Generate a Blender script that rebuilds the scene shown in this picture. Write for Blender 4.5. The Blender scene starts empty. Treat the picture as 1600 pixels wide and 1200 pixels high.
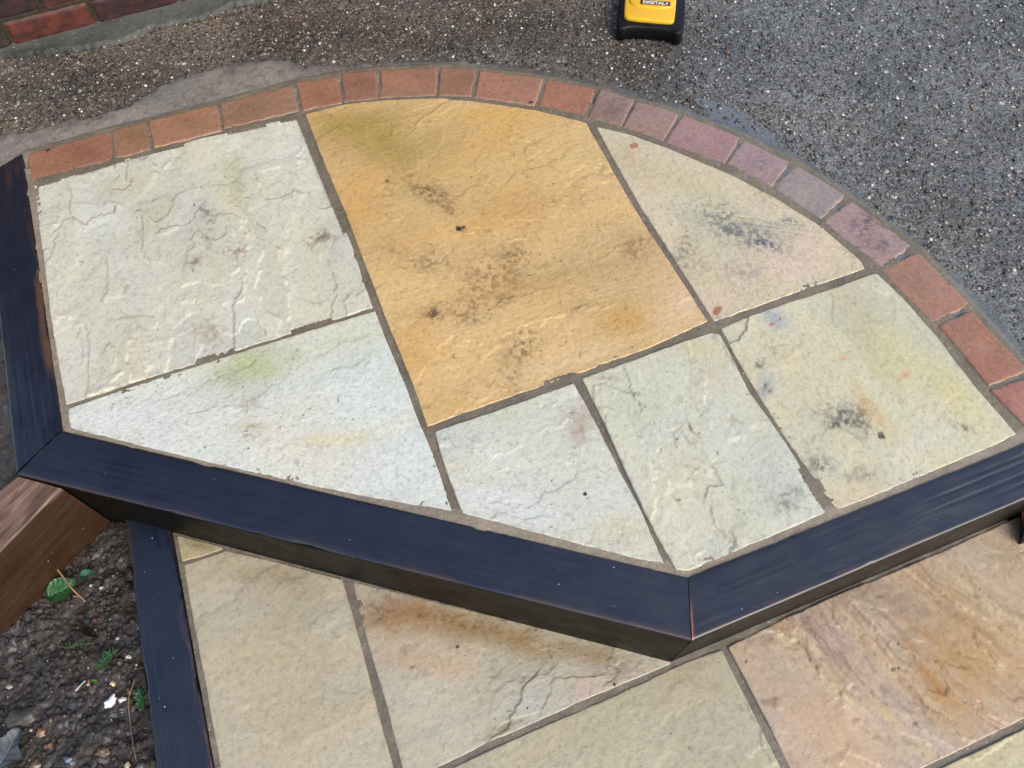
import bpy, math, random
import numpy as np
from mathutils import Matrix, Vector

random.seed(7)
RNG = np.random.default_rng(11)
scene = bpy.context.scene
COL = scene.collection

# ------------------------------------------------------------------ camera
CAM_H, PITCH, ROLL, FPX = 1.33, 1.0654564, -0.0334583, 1174.26
R0 = np.array([1.0, 0, 0]); U0 = np.array([0, math.sin(PITCH), math.cos(PITCH)])
F0 = np.array([0, math.cos(PITCH), -math.sin(PITCH)])
CR = math.cos(ROLL) * R0 + math.sin(ROLL) * U0
CU = -math.sin(ROLL) * R0 + math.cos(ROLL) * U0
cam_d = bpy.data.cameras.new('camera')
cam_d.sensor_fit = 'HORIZONTAL'; cam_d.sensor_width = 36
cam_d.lens = FPX / 1600 * 36
cam_d.clip_start = 0.02; cam_d.clip_end = 500
cam = bpy.data.objects.new('camera', cam_d); COL.objects.link(cam)
cam.matrix_world = Matrix(((CR[0], CU[0], -F0[0], 0), (CR[1], CU[1], -F0[1], 0), (CR[2], CU[2], -F0[2], CAM_H), (0, 0, 0, 1)))
scene.camera = cam

# ------------------------------------------------------------------ sky, sun, exposure
SUN_EL, SUN_AZ = math.radians(41), math.radians(136)      # azimuth clockwise from +y
world = bpy.data.worlds.new('World'); scene.world = world; world.use_nodes = True
wn = world.node_tree; bg = wn.nodes['Background']
sky = wn.nodes.new('ShaderNodeTexSky'); sky.sky_type = 'NISHITA'; sky.sun_disc = False
sky.sun_elevation = SUN_EL; sky.sun_rotation = SUN_AZ
sky.air_density = 1.2; sky.dust_density = 1.2; sky.ozone_density = 1.5
hs = wn.nodes.new('ShaderNodeHueSaturation'); hs.inputs['Saturation'].default_value = 0.88
wn.links.new(sky.outputs[0], hs.inputs['Color']); wn.links.new(hs.outputs[0], bg.inputs[0])
bg.inputs[1].default_value = 0.15
sl = bpy.data.lights.new('sun', 'SUN'); sl.energy = 1.9; sl.angle = math.radians(50); sl.color = (1.0, 0.88, 0.71)
so = bpy.data.objects.new('sun', sl); COL.objects.link(so)
sd = Vector((math.sin(SUN_AZ) * math.cos(SUN_EL), math.cos(SUN_AZ) * math.cos(SUN_EL), math.sin(SUN_EL)))
so.rotation_euler = sd.to_track_quat('Z', 'Y').to_euler()
so.location = sd * 10
vs = scene.view_settings
vs.view_transform = 'Standard'; vs.look = 'None'; vs.gamma = 1; vs.use_curve_mapping = False
vs.exposure = 0.76

# ------------------------------------------------------------------ helpers: positions
LZ0, LSL = -0.195, -0.05
def zlow(x): return LZ0 + LSL * (x + 0.2)
def at(px, py, z=0.0):
    """a measured point of the photograph turned into a point of the place, at height z ('low' = lower patio)"""
    d = (px - 800) * CR - (py - 600) * CU + FPX * F0
    if z == 'low':
        # CAM_H + t*dz = a + b*t*dx
        a = LZ0 + LSL * 0.2
        t = (a - CAM_H) / (d[2] - LSL * d[0])
    else:
        t = (z - CAM_H) / d[2]
    p = d * t
    return np.array([p[0], p[1], p[2] + CAM_H])
def poly(pts, z=0.0): return np.array([at(x, y, z) for x, y in pts])

# ------------------------------------------------------------------ helpers: noise
def _h(ix, iy, seed):
    n = (ix.astype(np.int64) * 374761393 + iy.astype(np.int64) * 668265263 + seed * 1442695041) & 0xffffffff
    n = ((n ^ (n >> 13)) * 1274126177) & 0xffffffff
    n = (n ^ (n >> 16)) & 0xffffffff
    return n / 4294967295.0
def vn(x, y, seed=0):
    ix, iy = np.floor(x), np.floor(y); fx, fy = x - ix, y - iy
    fx = fx * fx * fx * (fx * (fx * 6 - 15) + 10); fy = fy * fy * fy * (fy * (fy * 6 - 15) + 10)
    a, b = _h(ix, iy, seed), _h(ix + 1, iy, seed); c, d = _h(ix, iy + 1, seed), _h(ix + 1, iy + 1, seed)
    return (a + (b - a) * fx) * (1 - fy) + (c + (d - c) * fx) * fy
def fbm(x, y, octv=4, seed=0, gain=.5):
    s = 0; a = 1; t = 0
    for i in range(octv):
        s = s + a * vn(x * 2 ** i + 17.3 * i, y * 2 ** i - 9.1 * i, seed + 31 * i); t += a; a *= gain
    return s / t
def ss(a, b, x):
    t = np.clip((x - a) / (b - a), 0, 1); return t * t * (3 - 2 * t)
def lin(r, g, b, k=1.0):
    c = np.array([r, g, b]) / 255.0
    return np.where(c <= .04045, c / 12.92, ((c + .055) / 1.055) ** 2.4) * k
def dist_poly(x, y, pts, closed=True):
    d = np.full(x.shape, 1e9); n = len(pts)
    for i in range(n if closed else n - 1):
        a, b = pts[i][:2], pts[(i + 1) % n][:2]; e = b - a; L = e @ e
        if L < 1e-12: continue
        t = np.clip(((x - a[0]) * e[0] + (y - a[1]) * e[1]) / L, 0, 1)
        d = np.minimum(d, np.hypot(x - a[0] - t * e[0], y - a[1] - t * e[1]))
    return d
def inside(x, y, pts):
    r = np.zeros(x.shape, bool); n = len(pts); j = n - 1
    for i in range(n):
        xi, yi, xj, yj = pts[i][0], pts[i][1], pts[j][0], pts[j][1]
        if yi != yj:
            r ^= ((yi > y) != (yj > y)) & (x < (xj - xi) * (y - yi) / (yj - yi) + xi)
        j = i
    return r

# ------------------------------------------------------------------ helpers: meshes and tags
def link(o, parent=None):
    COL.objects.link(o)
    if parent is not None: o.parent = parent
    return o
def tag(o, label=None, cat=None, group=None, kind=None):
    if label: o['label'] = label
    if cat: o['category'] = cat
    if group: o['group'] = group
    if kind: o['kind'] = kind
    return o
def empty(name, loc=(0, 0, 0)):
    o = bpy.data.objects.new(name, None); o.location = loc; o.empty_display_size = .05; return link(o)
def mesh(name, V, Fq, mat, parent=None, col=None, smooth=True, ngons=(), grain=None):
    V = np.asarray(V, float); me = bpy.data.meshes.new(name)
    Fq = np.asarray(Fq, np.int32)
    if len(ngons) == 0 and len(Fq):
        k = Fq.shape[1]
        me.vertices.add(len(V)); me.vertices.foreach_set('co', V.astype(np.float32).ravel())
        me.loops.add(Fq.size); me.loops.foreach_set('vertex_index', Fq.ravel())
        me.polygons.add(len(Fq)); me.polygons.foreach_set('loop_start', np.arange(len(Fq), dtype=np.int32) * k)
        me.polygons.foreach_set('loop_total', np.full(len(Fq), k, np.int32))
        me.update(calc_edges=True); me.validate()
    else:
        me.from_pydata(V.tolist(), [], Fq.tolist() + [list(n) for n in ngons])
    if smooth: me.polygons.foreach_set('use_smooth', np.ones(len(me.polygons), bool))
    if col is not None:
        at_ = me.attributes.new('Col', 'FLOAT_COLOR', 'POINT')
        c = np.ones((len(V), 4), np.float32); col = np.asarray(col); c[:, :col.shape[1]] = col
        at_.data.foreach_set('color', c.ravel())
    if grain is not None:
        g = me.attributes.new('grain', 'FLOAT_VECTOR', 'POINT'); g.data.foreach_set('vector', np.asarray(grain, np.float32).ravel())
    me.materials.append(mat); me.update()
    return link(bpy.data.objects.new(name, me), parent)
def grid_faces(n, m, off=0):
    i = np.arange(n * m).reshape(n, m) + off
    return np.stack([i[:-1, :-1], i[:-1, 1:], i[1:, 1:], i[1:, :-1]], -1).reshape(-1, 4)
def orient(V, Fq):
    p = V[Fq[len(Fq) // 2]]; n = np.cross(p[1] - p[0], p[2] - p[0])
    return Fq[:, ::-1] if n[2] < 0 else Fq

# ------------------------------------------------------------------ helpers: materials
def M(name):
    m = bpy.data.materials.new(name); m.use_nodes = True; nt = m.node_tree
    return m, nt, nt.nodes['Principled BSDF']
def nd(nt, t, **k):
    n = nt.nodes.new(t)
    for a, v in k.items():
        if a.startswith('i_'):
            key = a[2:]; key = int(key) if key.isdigit() else key.replace('_', ' ')
            n.inputs[key].default_value = v
        else: setattr(n, a, v)
    return n
def noise(nt, vec, scale, detail=3, rough=.55, dist=0):
    n = nd(nt, 'ShaderNodeTexNoise'); n.inputs['Scale'].default_value = scale; n.inputs['Detail'].default_value = detail
    n.inputs['Roughness'].default_value = rough; n.inputs['Distortion'].default_value = dist
    nt.links.new(vec, n.inputs['Vector']); return n.outputs[0]
def maprange(nt, v, a, b, c, d):
    n = nd(nt, 'ShaderNodeMapRange'); nt.links.new(v, n.inputs[0])
    for i, x in enumerate((a, b, c, d)): n.inputs[i + 1].default_value = x
    return n.outputs[0]
def math_(nt, op, a, b=None):
    n = nd(nt, 'ShaderNodeMath', operation=op)
    for i, x in enumerate((a, b)):
        if x is None: continue
        if isinstance(x, (int, float)): n.inputs[i].default_value = x
        else: nt.links.new(x, n.inputs[i])
    return n.outputs[0]
def mix(nt, fac, a, b, mode='MIX'):
    n = nd(nt, 'ShaderNodeMix', data_type='RGBA', blend_type=mode)
    for key, x in ((0, fac), (6, a), (7, b)):
        if isinstance(x, (int, float)): n.inputs[key].default_value = x
        elif isinstance(x, (tuple, list, np.ndarray)): n.inputs[key].default_value = (*x[:3], 1)
        else: nt.links.new(x, n.inputs[key])
    return n.outputs[2]
def bump(nt, h, dist, strength=1, prev=None):
    n = nd(nt, 'ShaderNodeBump'); n.inputs['Distance'].default_value = dist; n.inputs['Strength'].default_value = strength
    nt.links.new(h, n.inputs['Height'])
    if prev is not None: nt.links.new(prev, n.inputs['Normal'])
    return n.outputs[0]
def scalar_mul(nt, fac_noise, lo, hi, col):
    v = maprange(nt, fac_noise, .3, .7, lo, hi)
    c = nd(nt, 'ShaderNodeCombineColor'); [nt.links.new(v, c.inputs[i]) for i in range(3)]
    return mix(nt, 1.0, col, c.outputs[0], 'MULTIPLY')

def wet_film(nt, p, a, k=1.0, rough=.13):
    nt.links.new(maprange(nt, a.outputs['Alpha'], 0, 1, 0, k), p.inputs['Coat Weight']); p.inputs['Coat Roughness'].default_value = rough; p.inputs['Coat IOR'].default_value = 1.5

def stone_mat(name, grain=380, bumpd=.0009, contrast=.16, rdry=.62, rwet=.24, speck=.0, fine=900, n2k=.22):
    m, nt, p = M(name)
    co = nd(nt, 'ShaderNodeTexCoord').outputs['Object']
    a = nd(nt, 'ShaderNodeAttribute', attribute_name='Col')
    n1 = noise(nt, co, grain, 3, .6); n2 = noise(nt, co, grain * .22, 4, .6); n3 = noise(nt, co, fine, 2, .5)
    c = scalar_mul(nt, n1, 1 - contrast, 1 + contrast * .8, a.outputs['Color'])
    c = scalar_mul(nt, n2, 1 - contrast * .7, 1 + contrast * .6, c)
    if speck:
        s = noise(nt, co, 260, 1, .4); sm = maprange(nt, s, .74, .80, 0, speck)
        c = mix(nt, sm, c, (.75, .73, .68))
        s2 = noise(nt, co, 330, 1, .4); sm2 = maprange(nt, s2, .72, .80, 0, speck)
        c = mix(nt, sm2, c, (.03, .027, .022))
    nt.links.new(c, p.inputs['Base Color'])
    r = math_(nt, 'ADD', maprange(nt, a.outputs['Alpha'], 0, 1, rdry, rwet), maprange(nt, n2, .3, .7, -.10, .10))
    nt.links.new(r, p.inputs['Roughness'])
    wet_film(nt, p, a)
    b = bump(nt, n2, bumpd * 2.2, n2k); cb = bump(nt, n1, bumpd, .2, b); b = bump(nt, n1, bumpd, .9, b); b = bump(nt, n3, bumpd * .6, .8, b)
    nt.links.new(cb, p.inputs['Coat Normal'])
    nt.links.new(b, p.inputs['Normal'])
    return m
mat_slab = stone_mat('sandstone', grain=430, bumpd=.0010, contrast=.11)
mat_brick = stone_mat('terracotta', grain=420, bumpd=.0008, contrast=.2, rdry=.42, rwet=.2)
mat_wallbrick = stone_mat('wall_brick', grain=260, bumpd=.0012, contrast=.3, rdry=.7, rwet=.45, n2k=.55)
mat_mortar = stone_mat('mortar', grain=620, bumpd=.0011, contrast=.24, rdry=.8, rwet=.42, speck=.8, n2k=.55)
mat_soil = stone_mat('wet_soil', grain=300, bumpd=.0022, contrast=.45, rdry=.62, rwet=.25, speck=.25, n2k=.55)
mat_pebble = stone_mat('pebble', grain=350, bumpd=.0003, contrast=.2, rdry=.42, rwet=.15)

def concrete_mat():
    m, nt, p = M('exposed_aggregate_concrete')
    co = nd(nt, 'ShaderNodeTexCoord').outputs['Object']
    a = nd(nt, 'ShaderNodeAttribute', attribute_name='Col')
    nw = nd(nt, 'ShaderNodeTexNoise'); nw.inputs['Scale'].default_value = 90; nt.links.new(co, nw.inputs['Vector'])
    wv = nd(nt, 'ShaderNodeMix', data_type='VECTOR'); wv.inputs[0].default_value = .010
    nt.links.new(co, wv.inputs[4]); nt.links.new(nw.outputs[1], wv.inputs[5]); cw = wv.outputs[1]
    def vor(scale, feat='F1'):
        v = nd(nt, 'ShaderNodeTexVoronoi', feature=feat); v.inputs['Scale'].default_value = scale; v.inputs['Randomness'].default_value = 1
        nt.links.new(cw, v.inputs['Vector']); return v
    c = a.outputs['Color']
    nf = noise(nt, co, 500, 3, .7); nl = noise(nt, co, 60, 4, .65)
    c = scalar_mul(nt, nf, .35, 1.65, c)
    c = scalar_mul(nt, nl, .72, 1.28, c)
    hs_ = None
    for sc_, thr, ed in ((125, .45, .22), (230, .35, .20), (75, .80, .25)):
        v = vor(sc_); sep = nd(nt, 'ShaderNodeSeparateColor'); nt.links.new(v.outputs['Color'], sep.inputs[0])
        ramp = nd(nt, 'ShaderNodeValToRGB'); nt.links.new(sep.outputs[1], ramp.inputs[0])
        cr = ramp.color_ramp; cr.interpolation = 'CONSTANT'
        cols = [(0, (.014, .013, .014)), (.20, (.075, .066, .055)), (.38, (.15, .12, .085)), (.52, (.055, .055, .058)), (.66, (.17, .14, .10)),
                (.79, (.10, .055, .035)), (.84, (.28, .25, .20)), (.94, (.62, .58, .50))]
        while len(cr.elements) < len(cols): cr.elements.new(.5)
        for e, (pos, k) in zip(cr.elements, cols): e.position = pos; e.color = (*k, 1)
        on = math_(nt, 'MULTIPLY', maprange(nt, v.outputs['Distance'], .55, .40, 0, 1), maprange(nt, sep.outputs[0], thr, thr + .02, 0, 1))
        stone = mix(nt, .55, ramp.outputs[0], mix(nt, 1.0, ramp.outputs[0], a.outputs['Color'], 'MULTIPLY'))
        c = mix(nt, math_(nt, 'MULTIPLY', on, .85), c, ramp.outputs[0])
        dome = math_(nt, 'MULTIPLY', on, maprange(nt, v.outputs['Distance'], 0, .6, 1, 0))
        hs_ = dome if hs_ is None else math_(nt, 'ADD', hs_, math_(nt, 'MULTIPLY', dome, .6))
    nt.links.new(c, p.inputs['Base Color'])
    b = bump(nt, hs_, .006, 1); b = bump(nt, nf, .003, 1, b); b = bump(nt, nl, .005, .9, b)
    nt.links.new(b, p.inputs['Normal']); nt.links.new(b, p.inputs['Coat Normal'])
    wet_film(nt, p, a, 1.0, .15)
    r = math_(nt, 'ADD', maprange(nt, a.outputs['Alpha'], 0, 1, .6, .2), maprange(nt, nl, .3, .7, -.08, .12))
    nt.links.new(r, p.inputs['Roughness'])
    return m
mat_concrete = concrete_mat()

def timber_mat(name, brown=False):
    m, nt, p = M(name)
    g = nd(nt, 'ShaderNodeAttribute', attribute_name='grain'); a = nd(nt, 'ShaderNodeAttribute', attribute_name='Col')
    mp = nd(nt, 'ShaderNodeMapping'); mp.inputs['Scale'].default_value = (1, 1, 1) if not brown else (1, 1, 1)
    nt.links.new(g.outputs['Vector'], mp.inputs[0])
    def gn(sx, sy, det, dist=0):
        q = nd(nt, 'ShaderNodeMapping'); q.inputs['Scale'].default_value = (sx, sy, sy); nt.links.new(g.outputs['Vector'], q.inputs[0])
        return noise(nt, q.outputs[0], 1, det, .6, dist)
    f1 = gn(11, 380, 4, .6); f2 = gn(7, 80, 4, 3.0); f3 = gn(60, 900, 2)
    co = nd(nt, 'ShaderNodeTexCoord').outputs['Object']; sp = noise(nt, co, 150, 1, .3); nb = noise(nt, co, 14, 4, .6)
    c = scalar_mul(nt, f1, .70 if brown else .86, 1.35 if brown else 1.12, a.outputs['Color'])
    c = scalar_mul(nt, f2, .55 if brown else .82, 1.4 if brown else 1.18, c)
    c = mix(nt, maprange(nt, sp, .80, .84, 0, .7), c, (.45, .45, .46))
    nt.links.new(c, p.inputs['Base Color'])
    b = bump(nt, f1, .0009, .5); b = bump(nt, f2, .0010, .35, b); b = bump(nt, f3, .0002, .5, b)
    if not brown: nt.links.new(a.outputs['Alpha'], p.inputs['Coat Weight']); nt.links.new(maprange(nt, a.outputs['Alpha'], 0, 1, .06, .3), p.inputs['Specular IOR Level']); nt.links.new(maprange(nt, nb, .3, .7, .24, .42), p.inputs['Coat Roughness']); p.inputs['Coat IOR'].default_value = 1.55
    nt.links.new(b, p.inputs['Normal'])
    r = maprange(nt, nb, .3, .7, .40 if not brown else .42, .56 if not brown else .6)
    nt.links.new(r, p.inputs['Roughness'])
    return m
mat_black = timber_mat('black_stained_timber'); mat_brown = timber_mat('bare_timber', True)

def simple(name, c, rough, metal=0, sub=0):
    m, nt, p = M(name); co = nd(nt, 'ShaderNodeTexCoord').outputs['Object']
    n = noise(nt, co, 130, 4, .6); cc = nd(nt, 'ShaderNodeRGB'); cc.outputs[0].default_value = (*c, 1)
    nt.links.new(scalar_mul(nt, n, .85, 1.15, cc.outputs[0]), p.inputs['Base Color'])
    nt.links.new(maprange(nt, n, .3, .7, rough * .85, rough * 1.2), p.inputs['Roughness'])
    nt.links.new(bump(nt, noise(nt, co, 600, 2), .0002, .5), p.inputs['Normal'])
    return m

# ------------------------------------------------------------------ slab surfaces: stains, painted sheen and shade, ledges, cracks
def blot(W, c, px, py, rx, ry, rot, col, k=1.0, z=0.0, kind='soft', seed=1):
    """stain, or painted sheen and shade, with its own shape on a stone: W = (x, y) arrays, c = colours (edited)"""
    x, y = W; o = at(px, py, z)[:2]; cr, sr = math.cos(math.radians(rot)), math.sin(math.radians(rot))
    a = at(px + cr * rx, py + sr * rx, z)[:2] - o; b = at(px - sr * ry, py + cr * ry, z)[:2] - o
    det = a[0] * b[1] - a[1] * b[0]; dx, dy = x - o[0], y - o[1]
    u = (dx * b[1] - dy * b[0]) / det; v = (a[0] * dy - a[1] * dx) / det
    q = float(np.clip(.55 / max(np.hypot(*a), 1e-4), 16, 190)); w1 = fbm(x * q, y * q, 4, seed + 5) - .5; w2 = fbm(x * q + 40, y * q, 4, seed + 9) - .5
    r = np.hypot(u + w1 * 1.1, v + w2 * 1.1)
    if kind == 'soft': f = np.exp(-(r * 1.15) ** 2)
    elif kind == 'hard': f = 1 - ss(.6, 1.1, r)
    elif kind == 'speck':
        n = fbm(x * 120, y * 120, 4, seed, .65); f = (ss(.47, .66, n + .07 * (1 - r)) * .72 + .12) * np.exp(-(r * 1.05) ** 2)
    elif kind == 'dots':
        n = vn((x + w1 * .02) * 105, (y + w2 * .02) * 105, seed); f = .85 * ss(.95, .99, n) * np.exp(-(r * .9) ** 2) * 1.3
    elif kind == 'streak':
        n = fbm(u * 1.6, v * 7 + w1 * 3, 4, seed); f = ss(.46, .60, n) * np.exp(-(r * 1.0) ** 2)
    f = np.clip(f * k, 0, 1)[..., None]
    return c * (1 - f) + np.asarray(col) * f

def resample(P, ts):
    P = np.asarray(P); seg = np.hypot(*(P[1:, :2] - P[:-1, :2]).T); s = np.concatenate([[0], np.cumsum(seg)]); s /= s[-1]
    return np.stack([np.interp(ts, s, P[:, i]) for i in range(3)], -1)
def params(L, step, edge=(0, .0008, .0018, .0032, .005)):
    n = max(4, int((L - 2 * edge[-1]) / step))
    e = np.array(edge); mid = np.linspace(edge[-1], L - edge[-1], n)[1:-1]
    return np.concatenate([e, mid, (L - e)[::-1]]) / L
def length(P): return float(np.hypot(*(P[1:, :2] - P[:-1, :2]).T).sum())
def jitter(P, amp, seed, inward):
    t = P[:, 0] * 55 + P[:, 1] * 37
    n = np.maximum(0, fbm(t, t * 0 + seed, 4, seed) - .38) * 2.2 * amp
    n = n + amp * 1.6 * np.maximum(0, vn(t * .35, t * 0 + 3, seed + 4) - .72) * 3
    Q = P.copy(); Q[:, :2] += inward * n[:, None]; return Q
def patch(top, right, bottom, left, step, jit, seed, grow=0.0):
    """grid over a four-sided outline; chipped edges lean inwards"""
    top, right, bottom, left = [np.asarray(q) for q in (top, right, bottom, left)]
    cen = np.mean(np.concatenate([top, bottom, left, right])[:, :2], 0)
    tu = params(max(length(top), length(bottom)), step); tv = params(max(length(left), length(right)), step) if max(length(left), length(right)) > .02 else np.linspace(0, 1, 6)
    S = []
    for k, (P, t) in enumerate(((top, tu), (bottom, tu), (left, tv), (right, tv))):
        Q = resample(P, t); d = Q[-1, :2] - Q[0, :2]; nrm = np.array([-d[1], d[0]]); nrm /= np.linalg.norm(nrm) + 1e-9
        if nrm @ (cen - Q[len(Q) // 2, :2]) < 0: nrm = -nrm
        Q = jitter(Q, jit, seed + k * 7, nrm); Q[:, :2] -= nrm * grow; S.append(Q)
    T, B, L, Rr = S
    for a, ai, b, bi in ((T, 0, L, 0), (T, -1, Rr, 0), (B, 0, L, -1), (B, -1, Rr, -1)):
        mth = (a[ai] + b[bi]) / 2
        for Q, qi in ((a, ai), (b, bi)):
            dlt = mth - Q[qi]; w = np.linspace(1, 0, len(Q)) ** 8 if qi == 0 else np.linspace(0, 1, len(Q)) ** 8
            Q += dlt * w[:, None]
    u = tu[None, :, None]; v = tv[:, None, None]
    G = (1 - v) * T[None] + v * B[None] + (1 - u) * L[:, None] + u * Rr[:, None] - ((1 - u) * (1 - v) * T[0] + u * (1 - v) * T[-1] + (1 - u) * v * B[0] + u * v * B[-1])
    return G
def border(n, m):
    i = np.arange(n * m).reshape(n, m)
    return np.concatenate([i[0, :-1], i[:-1, -1], i[-1, :0:-1], i[:0:-1, 0]])
def ledge(x, y, pts, z, amp, fall, width=.0021):
    """step along a line: returns height offset and line mask"""
    P = poly(pts, z); P = resample(P, np.linspace(0, 1, 60))
    wob = (fbm(np.arange(60) * .22, np.arange(60) * .22, 3, int(abs(pts[0][0]))) - .5) * .009
    P[:, 0] += wob; P[:, 1] += wob[::-1] * .6
    dmin = np.full(x.shape, 1e9); sg = np.zeros(x.shape)
    box = (x > P[:, 0].min() - .05) & (x < P[:, 0].max() + .05) & (y > P[:, 1].min() - .05) & (y < P[:, 1].max() + .05)
    xb, yb = x[box], y[box]; db = np.full(xb.shape, 1e9); sb = np.zeros(xb.shape)
    for i in range(59):
        a, b = P[i, :2], P[i + 1, :2]; e = b - a; L = e @ e + 1e-12
        t = np.clip(((xb - a[0]) * e[0] + (yb - a[1]) * e[1]) / L, 0, 1)
        dx, dy = xb - a[0] - t * e[0], yb - a[1] - t * e[1]; d = np.hypot(dx, dy); s = np.sign(e[0] * dy - e[1] * dx)
        k = d < db; db[k] = d[k]; sb[k] = s[k]
    dmin[box] = db; sg[box] = sb
    h = amp * ss(-.0012, .0012, sg * dmin) * np.exp(-dmin / fall)
    return h, np.exp(-(dmin / width) ** 2)

def make_slab(name, parent, z, sides, base, style, feats, ledges=(), seed=1, label=None, step=.0026, wet=.3, dz=0.0, thick=.028, mat=None, rnd=.0028, jit=.0010, wetf=(), grow=.0028, edgek=.5):
    top, right, bottom, left = [poly(s, z) for s in sides]
    G = patch(top, right, bottom, left, step, jit, seed, grow); n, m = G.shape[:2]
    x, y = G[..., 0], G[..., 1]; i = border(n, m); ring = G.reshape(-1, 3)[i]
    # distance to the edge, from subsampled ring
    d = dist_poly(x, y, ring[::3] if len(ring) > 60 else ring)
    d[0, :] = d[-1, :] = 0; d[:, 0] = d[:, -1] = 0
    ang, fr, lv, stp = style.get('ang', 100), style.get('freq', 7), style.get('levels', 7), style.get('step', .0016)
    ca, sa = math.cos(math.radians(ang)), math.sin(math.radians(ang)); xr, yr = x * ca + y * sa, -x * sa + y * ca
    wx = (fbm(x * 34, y * 34, 4, seed + 3) - .5) * .035
    nn = fbm((xr + wx) * fr * style.get('stretch', .45), (yr + wx) * fr, 3, seed) ; k = nn * lv
    fl = np.floor(k); frc = k - fl; t = fl + ss(0, .09, frc)
    msk = ss(.39, .47, fbm(x * 9 + 3, y * 9, 2, seed + 61)); h = stp * (k * (1 - msk) + t * msk)
    h = h + (fbm(x * 60, y * 60, 3, seed + 8) - .5) * style.get('rough', .0016) + (fbm(x * 210, y * 210, 2, seed + 12) - .5) * style.get('fine', .0009)
    h = h + (fbm(xr * 25, yr * 190, 3, seed + 13) - .5) * style.get('ripple', .0006)
    h = h - h.mean() - .0005
    c = np.ones(x.shape + (3,)) * np.asarray(base)
    c = c * (1 + (_h(fl, fl * 0 + seed, 5) - .5) * msk * style.get('plate', .10))[..., None]
    big = fbm(x * 5, y * 5, 4, seed + 20); c = c * (1 + (big - .5)[..., None] * style.get('vary', .22))
    tint = (fbm(xr * 5, yr * 16, 4, seed + 21) - .5)[..., None]; c = c * (1 + tint * np.array([.10, 0, -.22]) * style.get('tint', 1.0))
    for f in feats:
        col, kk = f[5], f[6]; kind = f[7] if len(f) > 7 else 'soft'
        c = blot((x, y), c, f[0], f[1], f[2], f[3], f[4], col, kk, z, kind, seed + int(f[0]) % 97)
    edge = np.exp(-((frc - .03) / .03) ** 2) * msk * ss(.4, .6, fbm(x * 26, y * 26, 2, seed + 2))
    c = c * (1 - style.get('dirt', .28) * edge[..., None] * np.array([.8, .95, 1.15]))
    for pts, amp, fall, dark in ledges:
        hh, ms = ledge(x, y, pts, z, amp * 1.05, fall); h = h + hh
        c = c * (1 - dark * .62 * ms[..., None] * np.array([.75, .9, 1.1]))
    pit = fbm(x * 170, y * 170, 2, seed + 40); c = c * (1 - .16 * ss(.62, .75, pit)[..., None])
    # edges catch a little mortar
    em = np.exp(-d / .004) * ss(.5, .7, fbm(x * 70, y * 70, 3, seed + 33)); c = c * (1 - em[..., None] * edgek) + lin(140, 130, 118, .8) * em[..., None] * edgek
    dd = np.clip(d / rnd, 0, 1); h = h - rnd * .75 * (1 - np.sqrt(1 - (1 - dd) ** 2)) * 1.0
    if isinstance(z, str): c = c * .93
    w = np.full(x.shape, wet) + (fbm(x * 9, y * 9, 4, seed + 50) - .5) * .8
    for f in wetf: w = blot((x, y), w[..., None], f[0], f[1], f[2], f[3], f[4], [f[5]], 1, z, 'soft', seed)[..., 0]
    w = np.clip(w, 0, 1)
    V = G.copy(); V[..., 2] += h + dz
    V = V.reshape(-1, 3); A = np.concatenate([c, w[..., None]], -1).reshape(-1, 4)
    Fq = orient(V, grid_faces(n, m))
    R1 = V[i].copy(); R1[:, 2] -= thick; nb = len(V); V2 = np.concatenate([V, R1]); A2 = np.concatenate([A, A[i]])
    j = np.arange(len(i)); jn = (j + 1) % len(i); sk = np.stack([i[j], nb + j, nb + jn, i[jn]], -1)
    # outward orientation of the skirt
    p = V2[sk[3]]; nrm = np.cross(p[1] - p[0], p[2] - p[0]); cen = V.mean(0)
    if nrm[:2] @ (p[0] - cen)[:2] < 0: sk = sk[:, ::-1]
    o = mesh(name, V2, np.concatenate([Fq, sk]), mat or mat_slab, parent, A2)
    if label: o['label'] = label
    return o

RIV = dict(ang=110, freq=6.0, levels=8, step=.0024, rough=.0009, fine=.0005, ripple=.0003, dirt=.3, vary=.14, stretch=.4)
FINE = dict(ang=20, freq=6, levels=5, step=.0009, rough=.0008, fine=.0005, ripple=.0003, dirt=.12, vary=.2)
GOLD = dict(ang=18, freq=7, levels=5, step=.0012, rough=.0010, fine=.0006, ripple=.0006, dirt=.2, vary=.25)
K = .845       # display colour -> stone colour
def S(r, g, b, k=1.0): return lin(r, g, b, K * k) * np.array([1.03, 1.01, .965])

upper = None
def upper_field(x, y):
    return -.0024 + (fbm(x * 40, y * 40, 4, 3) - .5) * .0028 + (fbm(x * 160, y * 160, 3, 4) - .5) * .0016

# ------------------------------------------------------------------ big ground
me_ = np.array([[-60, -60, -.42], [60, -60, -.42], [60, 60, -.42], [-60, 60, -.42]])
ground = mesh('ground', me_, [[0, 1, 2, 3]], mat_soil, None, np.tile([.05, .042, .035, .2], (4, 1))); tag(ground, kind='structure')

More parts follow.
